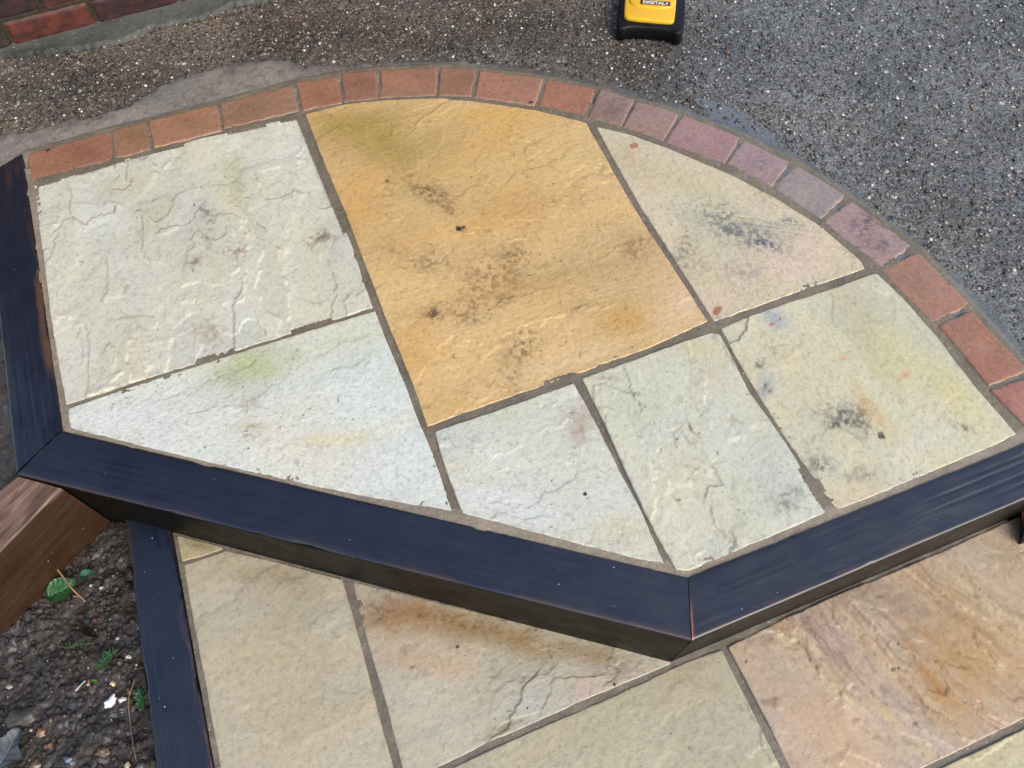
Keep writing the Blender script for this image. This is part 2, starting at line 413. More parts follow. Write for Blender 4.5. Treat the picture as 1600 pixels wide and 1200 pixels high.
# outlines shared by several surfaces ------------------------------------------------
RING = [  # outer left, outer right, inner right, inner left
    ((42, 241), (169, 205), (175, 248), (47, 280)), ((174, 203.5), (226, 190.5), (234, 233), (180, 246)),
    ((233, 189), (337, 163), (346, 204), (240, 230.5)), ((344, 161), (454, 133), (467, 172), (351, 200)),
    ((462, 129), (526, 120), (533, 160), (474, 172)), ((534, 115), (586, 109.7), (589, 152), (538, 160)),
    ((594, 108.7), (682, 104.6), (680, 148.5), (592.5, 152)), ((689, 104.6), (742, 109), (736, 149), (685, 148)),
    ((750, 110), (848, 122), (835, 164), (741, 151)), ((855, 123), (931, 138), (914, 179), (841, 165)),
    ((938, 140), (990, 155), (970, 196), (920, 181.5)), ((996, 158), (1060, 177), (1036, 218.5), (974, 198)),
    ((1068, 180), (1156, 214), (1132, 253), (1040, 221)), ((1163, 217), (1235, 251), (1206, 290), (1137, 254.5)),
    ((1244, 257), (1320, 305), (1284, 341), (1211, 293)), ((1332, 314), (1423, 383), (1378, 416), (1287, 345)),
    ((1437, 393), (1516, 474), (1458, 503), (1376, 420)), ((1521, 486), (1605, 578), (1546, 602), (1467, 508)),
    ((1612, 590), (1692, 668), (1618, 684), (1548, 610))]
ring_mid = [((q[0][0] + q[3][0]) / 2, (q[0][1] + q[3][1]) / 2) for q in RING] + [(1655, 676)]
ring_out = [q[0] for q in RING] + [RING[-1][1]]
VOID = np.concatenate([poly([(-900, 500), (-40, 262), (60, 262)]), poly(ring_mid[1:]), poly([(1760, 634)]),
                       np.array([[3.5, 1.55, 0], [3.5, -3, 0], [-3.5, -3, 0], [-3.5, .5, 0]])])
PATCH = poly([(-60, 280), (-60, 222), (0, 206), (60, 196), (101, 184), (160, 172), (216, 152), (250, 128), (280, 115), (337, 98), (380, 92), (422, 82), (450, 88), (466, 99), (540, 97),
              (620, 91), (690, 89), (760, 94), (860, 107), (950, 124), (1010, 143), (1080, 162), (1175, 200), (1262, 246), (1345, 300), (1445, 375), (1545, 466), (1640, 575), (1740, 690), (1760, 640), (1600, 736), (1078, 950), (60, 705), (0, 300)])

# ------------------------------------------------------------------ concrete path
def conc_z(x, y): return -.009 + (fbm(x * 3, y * 3, 3, 60) - .5) * .006
def in_void(x, y): return inside(x, y, VOID)
puddles = [(1140, 182, 42, 18, 35), (1190, 205, 30, 11, 35), (1110, 160, 22, 8, 10)]
def pud(x, y):
    m = np.zeros(x.shape)
    for px, py, rx, ry, rot in puddles:
        m = np.maximum(m, blot((x, y), np.zeros(x.shape + (1,)), px, py, rx, ry, rot, [1.0], 1, 0, 'soft', 3)[..., 0])
    return m
CX0, CX1, CY0, CY1 = -1.75, 1.95, .45, 2.75
def field_grid(x0, x1, y0, y1, st): 
    xs = np.arange(x0, x1, st); ys = np.arange(y0, y1, st); return np.meshgrid(xs, ys)
X, Y = field_grid(CX0, CX1, CY0, CY1, .0045)
Z = conc_z(X, Y) + (fbm(X * 55, Y * 55, 4, 61) - .5) * .0048 + (fbm(X * 200, Y * 200, 2, 62) - .5) * .005 + (RNG.random(X.shape) - .5) * .0016
PM = pud(X, Y); Z = Z - PM * .0055
def scol(x, y):
    c = np.ones(x.shape + (3,)) * lin(128, 112, 98, .66)
    g = ss(.1, .9, (x - .15) / .6 + (fbm(x * 4, y * 4, 3, 70) - .5) * .8)[..., None]
    c = c * (1 - g) + lin(122, 121, 121, .66) * g
    def b(c, *a, **k): return blot((x, y), c, *a, **k)
    c = b(c, 90, 130, 90, 25, -8, lin(62, 60, 48, .5), .75); c = b(c, 800, 45, 120, 40, 0, lin(70, 66, 50, .5), .75)
    c = b(c, 640, 60, 110, 30, 5, lin(98, 78, 62, .5), .6); c = b(c, 480, 40, 70, 30, -10, lin(112, 80, 58, .5), .7)
    c = b(c, 30, 170, 60, 22, -10, lin(96, 92, 80, .6), .5); c = b(c, 1010, 95, 60, 25, 10, lin(88, 78, 58, .55), .6)
    c = b(c, 300, 75, 90, 25, -12, lin(120, 108, 100, .6), .6); c = b(c, 1100, 160, 26, 9, 15, lin(96, 80, 50, .6), .8)
    c = b(c, 230, 95, 70, 16, -14, lin(150, 136, 124, .62), .6); c = b(c, 560, 50, 60, 18, 5, lin(84, 82, 58, .55), .7); c = b(c, 700, 82, 60, 10, 0, lin(120, 116, 114, .6), .6); c = b(c, 850, 90, 90, 14, 8, lin(128, 118, 108, .6), .6); c = b(c, 430, 70, 60, 18, -8, lin(122, 84, 64, .5), .6); c = b(c, 1180, 120, 120, 40, 25, lin(138, 140, 146, .7), .6); c = b(c, 1290, 230, 90, 22, 40, lin(134, 136, 142, .66), .6); c = b(c, 1500, 60, 90, 40, 10, lin(118, 108, 96, .62), .5)  # bluish pale patches near the puddle: wet sheen put into the colour
    c = b(c, 1520, 330, 60, 120, -40, lin(126, 116, 100, .6), .5); c = b(c, 1150, 60, 90, 50, 20, lin(70, 74, 76, .6), .5)
    n = fbm(x * 5, y * 5, 5, 71, .6)[..., None]; t = (fbm(x * 3.5, y * 3.5, 4, 74) - .5)[..., None]
    return c * (.62 + .76 * ss(.25, .75, n)) * (1 + t * np.array([.25, .08, -.35]))
C = scol(X, Y); WT = np.clip(.45 + .5 * ss(.2, .8, X + .2) + (fbm(X * 6, Y * 6, 3, 72) - .5) * .7, 0, 1); WT = np.maximum(WT, PM)
bdc = dist_poly(X, Y, PATCH); inp = inside(X, Y, PATCH)
# trowelled grey smear close to the edging
sm = np.where(inp, 1, np.exp(-(bdc / .02) ** 2)) * .5; C = C * (1 - sm[..., None]) + lin(120, 116, 108, .6) * sm[..., None]
keep = ~in_void(X, Y)
def masked_mesh(name, X, Y, Z, C, keepv, mat, parent=None):
    n, m = X.shape; F = grid_faces(n, m).reshape(n - 1, m - 1, 4)
    k = keepv[:-1, :-1] & keepv[1:, 1:] & keepv[:-1, 1:] & keepv[1:, :-1]; F = F[k]
    used = np.zeros(n * m, bool); used[F.ravel()] = True; idx = np.cumsum(used) - 1
    V = np.stack([X, Y, Z], -1).reshape(-1, 3)[used]; F = idx[F]
    return mesh(name, V, orient(V, F), mat, parent, C.reshape(-1, C.shape[-1])[used])
ck = np.exp(-(dist_poly(X, Y, poly([(748, 76), (758, 84), (766, 88), (769, 92), (764, 99)]), False) / .0035) ** 2); Z = Z - ck * .006; C = C * (1 - ck[..., None] * .85)
conc = masked_mesh('concrete_path', X, Y, Z, np.concatenate([C, WT[..., None]], -1), keep, mat_concrete); tag(conc, kind='structure')
# the same concrete outside the picture, coarse
X2, Y2 = field_grid(-12, 12, -4, 14, .15)
k2 = ~((X2 > CX0 + .1) & (X2 < CX1 - .1) & (Y2 > CY0 - 9) & (Y2 < CY1 - .1)) & ~((Y2 < 1.6) & (X2 < 2.1) & (X2 > -9)) & (Y2 > .6)
cc = np.concatenate([np.ones(X2.shape + (3,)) * lin(96, 93, 88, .55), np.full(X2.shape + (1,), .5)], -1)
far = masked_mesh('concrete_yard', X2, Y2, np.full(X2.shape, -.014), cc, k2, mat_concrete); tag(far, kind='structure')

# loose / proud aggregate stones in the concrete
ICO_V, ICO_F = [], []
def ico():
    t = (1 + 5 ** .5) / 2
    v = np.array([(-1, t, 0), (1, t, 0), (-1, -t, 0), (1, -t, 0), (0, -1, t), (0, 1, t), (0, -1, -t), (0, 1, -t), (t, 0, -1), (t, 0, 1), (-t, 0, -1), (-t, 0, 1)], float)
    f = np.array([(0, 11, 5), (0, 5, 1), (0, 1, 7), (0, 7, 10), (0, 10, 11), (1, 5, 9), (5, 11, 4), (11, 10, 2), (10, 7, 6), (7, 1, 8), (3, 9, 4), (3, 4, 2), (3, 2, 6), (3, 6, 8), (3, 8, 9), (4, 9, 5), (2, 4, 11), (6, 2, 10), (8, 6, 7), (9, 8, 1)])
    return v / np.linalg.norm(v[0]), f
IV, IF = ico()
def stones(name, P, r, cols, mat, flat=.6, wet=.5, parent=None):
    n = len(P); V = IV[None] * (1 + (RNG.random((n, 12, 1)) - .5) * .5)
    V = V * (r[:, None, None] * np.stack([.8 + .5 * RNG.random(n), .8 + .4 * RNG.random(n), flat * (.7 + .6 * RNG.random(n))], -1)[:, None, :])
    a = RNG.random(n) * 6.28; ca, sa = np.cos(a)[:, None], np.sin(a)[:, None]
    x = V[..., 0] * ca - V[..., 1] * sa; y = V[..., 0] * sa + V[..., 1] * ca
    V = np.stack([x, y, V[..., 2]], -1) + P[:, None, :]
    F = (IF[None] + (np.arange(n) * 12)[:, None, None]).reshape(-1, 3)
    A = np.repeat(np.concatenate([cols, np.full((n, 1), wet)], -1), 12, 0)
    return mesh(name, V.reshape(-1, 3), F, mat, parent, A, smooth=False)
n = 42000
sx, sy = RNG.uniform(-1.6, 1.8, n), RNG.uniform(.9, 2.6, n)
k = ~in_void(sx, sy) & ~inside(sx, sy, PATCH); sx, sy = sx[k], sy[k]; n = len(sx)
pal = np.array([lin(40, 36, 34), lin(110, 96, 80), lin(140, 122, 98), lin(60, 60, 64), lin(128, 84, 60), lin(165, 158, 145), lin(225, 220, 208), lin(35, 34, 36), lin(120, 112, 104)]) * .62
ci = RNG.choice(len(pal), n, p=[.18, .15, .13, .13, .04, .12, .09, .08, .08])
r = .0012 + RNG.random(n) ** 3 * .0040
zz = conc_z(sx, sy) + r * .15 + .0006
agg = stones('aggregate', np.stack([sx, sy, zz], -1), r, pal[ci] * 1.1 * (.7 + .6 * RNG.random((n, 1))), mat_pebble, .5, .55); tag(agg, kind='stuff')

# puddle water
m, nt, p = M('puddle_water'); p.inputs['Base Color'].default_value = (.42, .44, .50, 1); p.inputs['Roughness'].default_value = .03  # milky pale base colour stands in for the reflected sky
p.inputs['Transmission Weight'].default_value = .7; p.inputs['IOR'].default_value = 1.33
XP, YP = field_grid(.35, .85, 1.35, 1.95, .006)
kp = pud(XP, YP) > .12
zp = np.full(XP.shape, float(np.mean(conc_z(XP[kp], YP[kp])) - .0002)) if kp.any() else np.zeros(XP.shape)
if kp.any():
    w = masked_mesh('puddle_water', XP, YP, zp, np.ones(XP.shape + (4,)), kp, m); tag(w, kind='structure')

# ------------------------------------------------------------------ upper patio: mortar bed, slabs, brick edging
UP = {}
UP['S1'] = dict(label='largest pale riven slab at the far left corner', base=S(210, 208, 192), style=dict(RIV, ang=105), seed=3, step=.0024, wet=.25,
    sides=([(53, 289), (110, 274), (178, 252), (235, 237), (350, 208), (467, 181)], [(467, 181), (500, 263), (517, 304), (537, 354), (554, 400), (581, 480)],
           [(103, 631), (240, 586), (400, 536), (581, 480)], [(53, 289), (69, 400), (86, 525), (103, 631)]),
    feats=[(500, 370, 26, 14, -20, S(95, 72, 48), .9, 'speck'), (318, 325, 22, 12, 60, S(120, 85, 60), .8, 'speck'), (375, 395, 18, 16, 0, S(110, 75, 50), .8, 'speck'),
           (305, 412, 14, 10, 0, S(110, 70, 50), .9, 'speck'), (370, 275, 22, 45, 10, S(175, 178, 128), .55), (190, 285, 60, 22, -14, S(205, 198, 160), .4),
           (150, 340, 70, 50, 0, S(214, 216, 212), .6), (430, 240, 60, 40, 0, S(214, 216, 208), .5), (330, 520, 40, 20, 0, S(150, 110, 85), .6, 'speck'), (250, 330, 45, 60, 30, S(190, 185, 148), .45),
           (270, 370, 200, 150, 0, S(70, 62, 48), .8, 'dots'), (120, 560, 40, 50, 0, S(212, 205, 198), .5), (330, 360, 10, 40, 0, S(120, 95, 70), .7, 'speck')],
    ledges=[([(226, 600), (225, 540), (262, 534), (296, 515)], .0022, .02, .45), ([(366, 550), (365, 500), (363, 480), (376, 455)], -.0024, .02, .5), ([(209, 590), (205, 550), (213, 545), (196, 490)], .002, .02, .35),
            ([(100, 282), (112, 300), (110, 330), (118, 345)], .0018, .02, .3), ([(303, 310), (302, 340), (318, 375), (316, 395)], -.002, .02, .4), ([(386, 300), (380, 330), (395, 350), (393, 375)], -.002, .015, .4),
            ([(222, 340), (225, 365), (223, 395), (235, 410)], .002, .02, .3), ([(88, 523), (105, 512), (135, 508), (142, 540), (137, 610)], .0018, .02, .3), ([(168, 400), (170, 460)], .0018, .015, .25)])
UP['S2'] = dict(label='pale slab with a green tint, narrowing to the left corner along the long black sleeper', base=S(212, 214, 203), style=dict(FINE, rough=.0008, fine=.0007), seed=9, wet=.25,
    sides=([(108, 638), (240, 593), (400, 543), (585, 486)], [(585, 486), (603, 535), (631, 602), (655, 663), (663, 680), (685, 737), (706, 797)],
           [(111, 667), (240, 699), (400, 737), (540, 767), (706, 799)], [(108, 638), (108, 650), (111, 667)]),
    feats=[(400, 575, 75, 32, -15, S(178, 184, 128), .7), (350, 592, 22, 14, 0, S(120, 122, 88), .5, 'speck'), (240, 655, 130, 40, -4, S(220, 218, 219), .7), (450, 690, 130, 40, 12, S(222, 212, 200), .5),  # near-white lower left: sky sheen put into the slab colour
           (390, 630, 16, 24, 0, S(150, 115, 80), .55, 'speck'), (395, 665, 24, 8, 0, S(175, 160, 110), .5), (520, 690, 60, 14, -5, S(205, 190, 135), .45), (600, 745, 60, 40, 0, S(218, 219, 220), .6),  # near-white lower right end: sky sheen painted in too
           (560, 540, 40, 30, 0, S(200, 204, 170), .4), (400, 640, 260, 100, 0, S(60, 52, 42), .8, 'dots'), (465, 723, 14, 6, 0, S(150, 120, 100), .5, 'speck'), (385, 680, 30, 8, 15, S(110, 100, 90), .5, 'speck')])
UP['S3'] = dict(label='golden ochre slab, the largest of the raised step', base=S(214, 180, 126), style=dict(GOLD, vary=.34), seed=14, step=.0021, wet=.5,
    sides=([(477, 179), (540, 163), (600, 157), (690, 155), (740, 158.5), (835, 172), (915, 192)], [(915, 192), (955, 265), (989, 324), (1016, 367), (1048, 415), (1104, 500)],
           [(668, 665), (790, 620), (900, 583), (1010, 543), (1104, 502)], [(477, 179), (513, 267), (540, 331), (566, 400), (597, 480), (619, 535), (646, 602), (668, 665)]),
    feats=[(620, 225, 100, 55, 20, S(166, 140, 74), .85), (530, 195, 70, 30, 10, S(168, 140, 74), .65), (560, 320, 40, 80, 25, S(214, 166, 98), .6), (640, 560, 40, 80, 20, S(212, 164, 92), .6), (820, 260, 140, 40, 0, S(214, 184, 122), .6), (780, 180, 70, 22, 5, S(216, 170, 84), .6), (560, 195, 80, 24, -8, S(176, 150, 84), .4), (650, 205, 34, 20, -10, S(206, 184, 134), .5), (760, 220, 90, 40, 5, S(206, 165, 92), .5),
           (790, 330, 110, 60, -5, S(200, 158, 92), .5), (1068, 475, 42, 60, -15, S(222, 190, 154), .95), (1040, 420, 26, 50, -20, S(214, 178, 134), .6), (975, 500, 40, 40, 0, S(196, 152, 66), .7), (1000, 400, 50, 60, -30, S(190, 158, 108), .5),  # pale peach right corner: sky sheen painted into the colour
           (780, 600, 130, 26, -18, S(218, 182, 132), .55), (900, 555, 110, 16, -16, S(222, 190, 146), .7), (700, 630, 60, 22, -15, S(204, 164, 92), .5),  # pale bands along the lower edge: reflected sky painted in
           (665, 300, 34, 16, 28, S(80, 58, 44), 1.0, 'speck'), (605, 282, 9, 6, -40, S(70, 60, 50), 1.0, 'speck'), (717, 357, 5, 5, 0, S(50, 36, 36), 1.0, 'hard'), (724, 355, 4, 3, 0, S(60, 40, 40), .9, 'hard'), (719, 360, 12, 8, 0, S(80, 60, 50), .6, 'speck'), (695, 318, 26, 14, 50, S(110, 82, 60), .7, 'speck'),
           (680, 490, 20, 12, 0, S(70, 46, 40), 1.0, 'speck'), (720, 480, 48, 20, -5, S(120, 84, 60), .8, 'speck'), (665, 405, 50, 26, 10, S(130, 98, 70), .7, 'speck'), (770, 430, 60, 40, 0, S(120, 88, 60), .75, 'speck'),
           (810, 400, 30, 30, 0, S(100, 80, 60), .75, 'speck'), (790, 465, 24, 12, -20, S(70, 60, 52), .8, 'speck'), (815, 540, 30, 26, 0, S(95, 75, 58), .8, 'speck'), (795, 575, 18, 40, 0, S(120, 90, 66), .7, 'speck'),
           (870, 310, 60, 20, -10, S(165, 130, 85), .5, 'speck'), (990, 385, 36, 26, 0, S(120, 85, 66), .6, 'speck'), (905, 482, 18, 8, -25, S(80, 70, 66), .7, 'speck'), (800, 400, 240, 200, 0, S(70, 55, 40), .85, 'dots'),
           (620, 380, 40, 60, 20, S(190, 152, 96), .4), (850, 440, 100, 30, -12, S(186, 148, 88), .4), (735, 500, 26, 8, 0, S(60, 45, 38), .6, 'speck')],
    ledges=[([(695, 160), (676, 175), (652, 190), (648, 204)], .0014, .02, .3), ([(590, 195), (625, 190), (660, 182)], .001, .02, .25), ([(830, 505), (880, 492), (915, 480)], .0014, .012, .25)],
    wetf=[(960, 450, 60, 120, 0, .95), (1060, 480, 60, 60, 0, .5)])
UP['S4'] = dict(label='pink and buff slab with dark marks under the right arc of bricks', base=S(204, 190, 162), style=dict(FINE, ang=110, rough=.0010, ripple=.0010), seed=22, wet=.4,
    sides=([(932, 198), (979, 209), (1036, 229), (1070, 243), (1141, 273), (1210, 309), (1279, 351), (1337, 401)], [(1337, 401), (1345, 409), (1350, 418)],
           [(1116, 501), (1180, 478), (1260, 449), (1350, 419)], [(932, 198), (965, 258), (1002, 322), (1036, 374), (1060, 412), (1082, 446), (1116, 501)]),
    feats=[(990, 228, 8, 6, 0, S(170, 110, 80), 1.1, 'hard'), (990, 260, 50, 24, 50, S(186, 168, 132), .6), (960, 212, 24, 14, 0, S(196, 192, 156), .5), (1100, 330, 70, 50, 60, S(204, 200, 172), .6), (1240, 400, 80, 40, -20, S(216, 190, 172), .65),
           (1120, 470, 34, 20, 0, S(212, 182, 166), .6), (1080, 420, 34, 60, 60, S(150, 142, 120), .5, 'speck'), (1150, 360, 70, 16, 12, S(88, 92, 98), 1.0, 'speck'), (1205, 382, 44, 14, 5, S(70, 76, 88), 1.1, 'speck'),
           (1130, 340, 50, 30, 20, S(96, 98, 96), .8, 'speck'), (1235, 345, 20, 16, 0, S(90, 96, 110), .9, 'speck'), (1190, 300, 44, 16, 28, S(110, 108, 100), .6, 'speck'), (1070, 390, 20, 40, 0, S(90, 88, 84), .8, 'speck'),
           (1160, 430, 40, 24, 0, S(120, 112, 100), .6, 'speck'), (1120, 485, 8, 6, 0, S(170, 110, 86), 1.1, 'hard'), (1180, 380, 120, 80, 0, S(50, 48, 48), .9, 'dots'), (1060, 280, 70, 20, 30, S(196, 178, 128), .5), (1190, 350, 110, 10, 10, S(96, 98, 102), .45, 'streak')],
    wetf=[(1180, 360, 120, 60, 10, .8)])
UP['S5'] = dict(label='pale green slab behind the corner where the two long black sleepers meet', base=S(206, 204, 184), style=dict(RIV, ang=102, step=.0018), seed=28, wet=.3,
    sides=([(911, 591), (1000, 560), (1070, 534), (1112, 520)], [(1112, 520), (1124, 523), (1141, 557), (1171, 614), (1202, 656), (1249, 727), (1294, 797)],
           [(1057, 889), (1075, 890), (1180, 846), (1294, 798)], [(911, 591), (945, 660), (980, 737), (1009, 800), (1035, 850), (1057, 889)]),
    feats=[(1090, 545, 50, 20, 10, S(205, 190, 145), .6), (1120, 580, 20, 40, 30, S(200, 186, 152), .5), (1000, 640, 40, 40, 0, S(186, 194, 158), .5), (1120, 680, 50, 60, 0, S(208, 208, 194), .5), (1235, 770, 26, 20, 0, S(100, 96, 80), .7, 'speck'),
           (1225, 790, 30, 14, 0, S(90, 86, 74), .7, 'speck'), (1110, 700, 150, 150, 0, S(60, 54, 44), .8, 'dots'), (950, 590, 24, 8, 0, S(130, 110, 85), .6, 'speck'), (1080, 830, 40, 30, 0, S(206, 204, 190), .4)],
    ledges=[([(1072, 535), (1079, 575), (1074, 602), (1090, 640), (1099, 668), (1096, 680), (1084, 676), (1075, 662), (1060, 668)], -.0022, .018, .6), ([(1072, 680), (1078, 692), (1090, 690)], .001, .01, .5),
            ([(1092, 735), (1111, 722), (1120, 738), (1128, 758), (1105, 760), (1104, 775)], .0016, .015, .45), ([(975, 575), (985, 600), (990, 620), (1003, 640)], .0015, .015, .35), ([(1062, 668), (1052, 675), (1058, 700)], .001, .01, .3), ([(1112, 790), (1116, 820), (1150, 850)], .0014, .02, .35)])
UP['S6'] = dict(label='cream slab between the golden slab and the long black sleeper', base=S(210, 209, 194), style=dict(FINE, rough=.0009, levels=6, step=.0011, ang=12), seed=35, wet=.25,
    sides=([(680, 675), (790, 638), (896, 599)], [(896, 599), (933, 668), (967, 737), (1002, 800), (1020, 840), (1038, 880)], [(724, 800), (800, 820), (870, 838), (960, 862), (1038, 881)], [(680, 675), (700, 737), (724, 800)]),
    feats=[(905, 665, 16, 34, 10, S(176, 140, 122), .6), (890, 650, 14, 20, 0, S(120, 95, 80), .5, 'speck'), (800, 790, 70, 24, 14, S(219, 219, 220), .7), (780, 650, 60, 24, -18, S(200, 202, 172), .5), (880, 740, 60, 40, 0, S(212, 208, 182), .4),  # near-white strip at the bottom is painted sky sheen
           (914, 771, 3.4, 3, 0, S(30, 26, 24), 1.2, 'hard'), (770, 708, 34, 9, 15, S(224, 226, 222), .6), (850, 740, 130, 90, 0, S(60, 54, 46), .8, 'dots'), (985, 830, 40, 30, 20, S(206, 196, 160), .5)],
    ledges=[([(684, 693), (702, 690), (715, 698), (742, 700)], .0012, .01, .4), ([(750, 705), (790, 715), (850, 722), (880, 722)], .001, .01, .3), ([(976, 860), (975, 840), (978, 820)], .0012, .01, .3), ([(740, 755), (775, 758), (850, 770), (935, 765)], .0009, .012, .3)])
UP['S7'] = dict(label='cream slab with black flecks at the right end of the raised step', base=S(206, 200, 172), style=dict(FINE, ang=118, rough=.0009, ripple=.0010), seed=41, wet=.35,
    sides=([(1127, 513), (1166, 497), (1230, 474), (1300, 452), (1369, 427)], [(1369, 427), (1411, 467), (1465, 528), (1526, 609), (1588, 677)],
           [(1308, 796), (1400, 758), (1500, 716), (1588, 678)], [(1127, 513), (1161, 575), (1195, 629), (1229, 683), (1269, 741), (1308, 796)]),
    feats=[(1212, 500, 24, 18, 30, S(158, 168, 176), .85), (1207, 505, 5, 4, 0, S(186, 120, 96), 1.1, 'hard'), (1219, 497, 3, 3, 0, S(186, 120, 96), 1, 'hard'), (1200, 600, 16, 32, 30, S(160, 166, 172), .7), (1187, 570, 12, 9, 0, S(34, 32, 34), 1.0, 'speck'), (1198, 606, 10, 10, 0, S(30, 28, 32), 1.1, 'speck'),
           (1213, 545, 14, 14, 0, S(50, 46, 44), .9, 'speck'), (1320, 650, 50, 26, 15, S(84, 76, 68), .95, 'speck'), (1345, 655, 24, 20, 40, S(70, 58, 44), .9, 'speck'), (1305, 660, 20, 12, 0, S(60, 50, 48), .9, 'speck'), (1280, 725, 26, 20, 40, S(60, 60, 56), .8, 'speck'),
           (1355, 745, 30, 12, 10, S(50, 46, 44), .8, 'speck'), (1345, 500, 60, 40, 30, S(176, 170, 146), .5), (1400, 560, 50, 80, -40, S(200, 190, 140), .6), (1500, 620, 30, 90, -40, S(208, 196, 134), .6), (1360, 640, 16, 50, -35, S(198, 160, 100), .55),
           (1415, 586, 7, 6, 0, S(196, 140, 100), .9), (1320, 560, 9, 6, 0, S(206, 170, 130), .8), (1310, 700, 160, 130, 0, S(56, 50, 44), .95, 'dots'), (1330, 770, 60, 30, -20, S(208, 188, 150), .6), (1430, 690, 60, 16, -30, S(212, 206, 196), .5), (1500, 665, 26, 6, 28, S(70, 66, 58), .8, 'speck'), (1230, 570, 60, 40, 50, S(212, 196, 160), .5)],
    ledges=[([(1169, 497), (1166, 515), (1155, 530), (1141, 536)], .0022, .02, .6), ([(1325, 444), (1350, 440), (1369, 434)], .0014, .01, .4)])

mortar_keep_polys = []
for key, d in UP.items():
    s = d['sides']; mortar_keep_polys.append(poly(list(s[0]) + list(s[1])[1:] + list(s[2])[::-1][1:] + list(s[3])[::-1][1:-1]))
for q in RING: mortar_keep_polys.append(poly(q))
X, Y = field_grid(-1.45, 1.45, .25, 1.95, .0032)
k = inside(X, Y, PATCH) | (dist_poly(X, Y, PATCH) < .03)
bd = np.where(k, dist_poly(X, Y, PATCH) * np.where(inside(X, Y, PATCH), 1, -1), 0)
vis = k.copy()
for P in mortar_keep_polys:
    b = (X > P[:, 0].min()) & (X < P[:, 0].max()) & (Y > P[:, 1].min()) & (Y < P[:, 1].max())
    xb, yb = X[b], Y[b]; ins = inside(xb, yb, P) & (dist_poly(xb, yb, P) > .009); t = vis[b]; t[ins] = False; vis[b] = t
inv = in_void(X, Y)
Z = upper_field(X, Y)
dring = dist_poly(X, Y, poly(ring_out), closed=False); outside_ring = ~inv
fade = ss(.014, -.014, bd + (fbm(X * 30, Y * 30, 4, 80) - .5) * .034)
Zp = conc_z(X, Y) + .0036 + (fbm(X * 300, Y * 300, 2, 85) - .5) * .0012 * 0 + (fbm(X * 25, Y * 25, 4, 81) - .5) * .004 + (fbm(X * 120, Y * 120, 2, 82) - .5) * .0012 - fade * .016
w = ss(.0, .012, np.where(outside_ring, dring - .012, -1))
Z = Z * (1 - w) + Zp * w
wb = ss(.030, .014, dist_poly(X, Y, poly([(34, 240), (97, 671), (1075, 901), (1700, 652)]), False))[..., None]; CM = np.ones(X.shape + (3,)) * (lin(142, 128, 108, .60) * (1 - wb) + lin(164, 148, 128, .68) * wb); n_ = fbm(X * 18, Y * 18, 4, 83)[..., None]; CM = CM * (.7 + .6 * n_)
P_out = lin(160, 150, 140, .72); P_r = lin(134, 132, 128, .7)
g = ss(-.2, .2, X)[..., None]; pe = ss(.0, .05, bd + (fbm(X * 45, Y * 45, 4, 87) - .5) * .05)[..., None]; pc = ((P_out * (1 - g) + P_r * g) * (.58 + .42 * pe)) * .88 * (1 - .25 * ss(.58, .7, fbm(X * 70, Y * 70, 3, 86))[..., None]) * (.78 + .44 * fbm(X * 14, Y * 14, 4, 84)[..., None])
CM = CM * (1 - w[..., None]) + pc * w[..., None]
CM = blot((X, Y), CM, 250, 135, 60, 30, 0, lin(140, 138, 134, .62), .6); CM = blot((X, Y), CM, 40, 222, 60, 14, -12, lin(160, 150, 146, .62), .5)
CM = blot((X, Y), CM, 30, 160, 120, 24, -10, lin(110, 104, 92, .55), .3)
upper = masked_mesh('raised_step_paving', X, Y, Z, np.concatenate([CM, np.clip(.25 + .6 * w[..., None] * ss(0, .6, X)[..., None] + 0 * w[..., None], 0, 1)], -1), vis, mat_mortar)
tag(upper, kind='structure')
for i, (key, d) in enumerate(UP.items()):
    make_slab('paving_slab', upper, 0.0, d['sides'], d['base'], d['style'], d['feats'], d.get('ledges', ()), d['seed'], d['label'], d.get('step', .0023), d['wet'], dz=random.uniform(-.0006, .0008), wetf=d.get('wetf', ()))

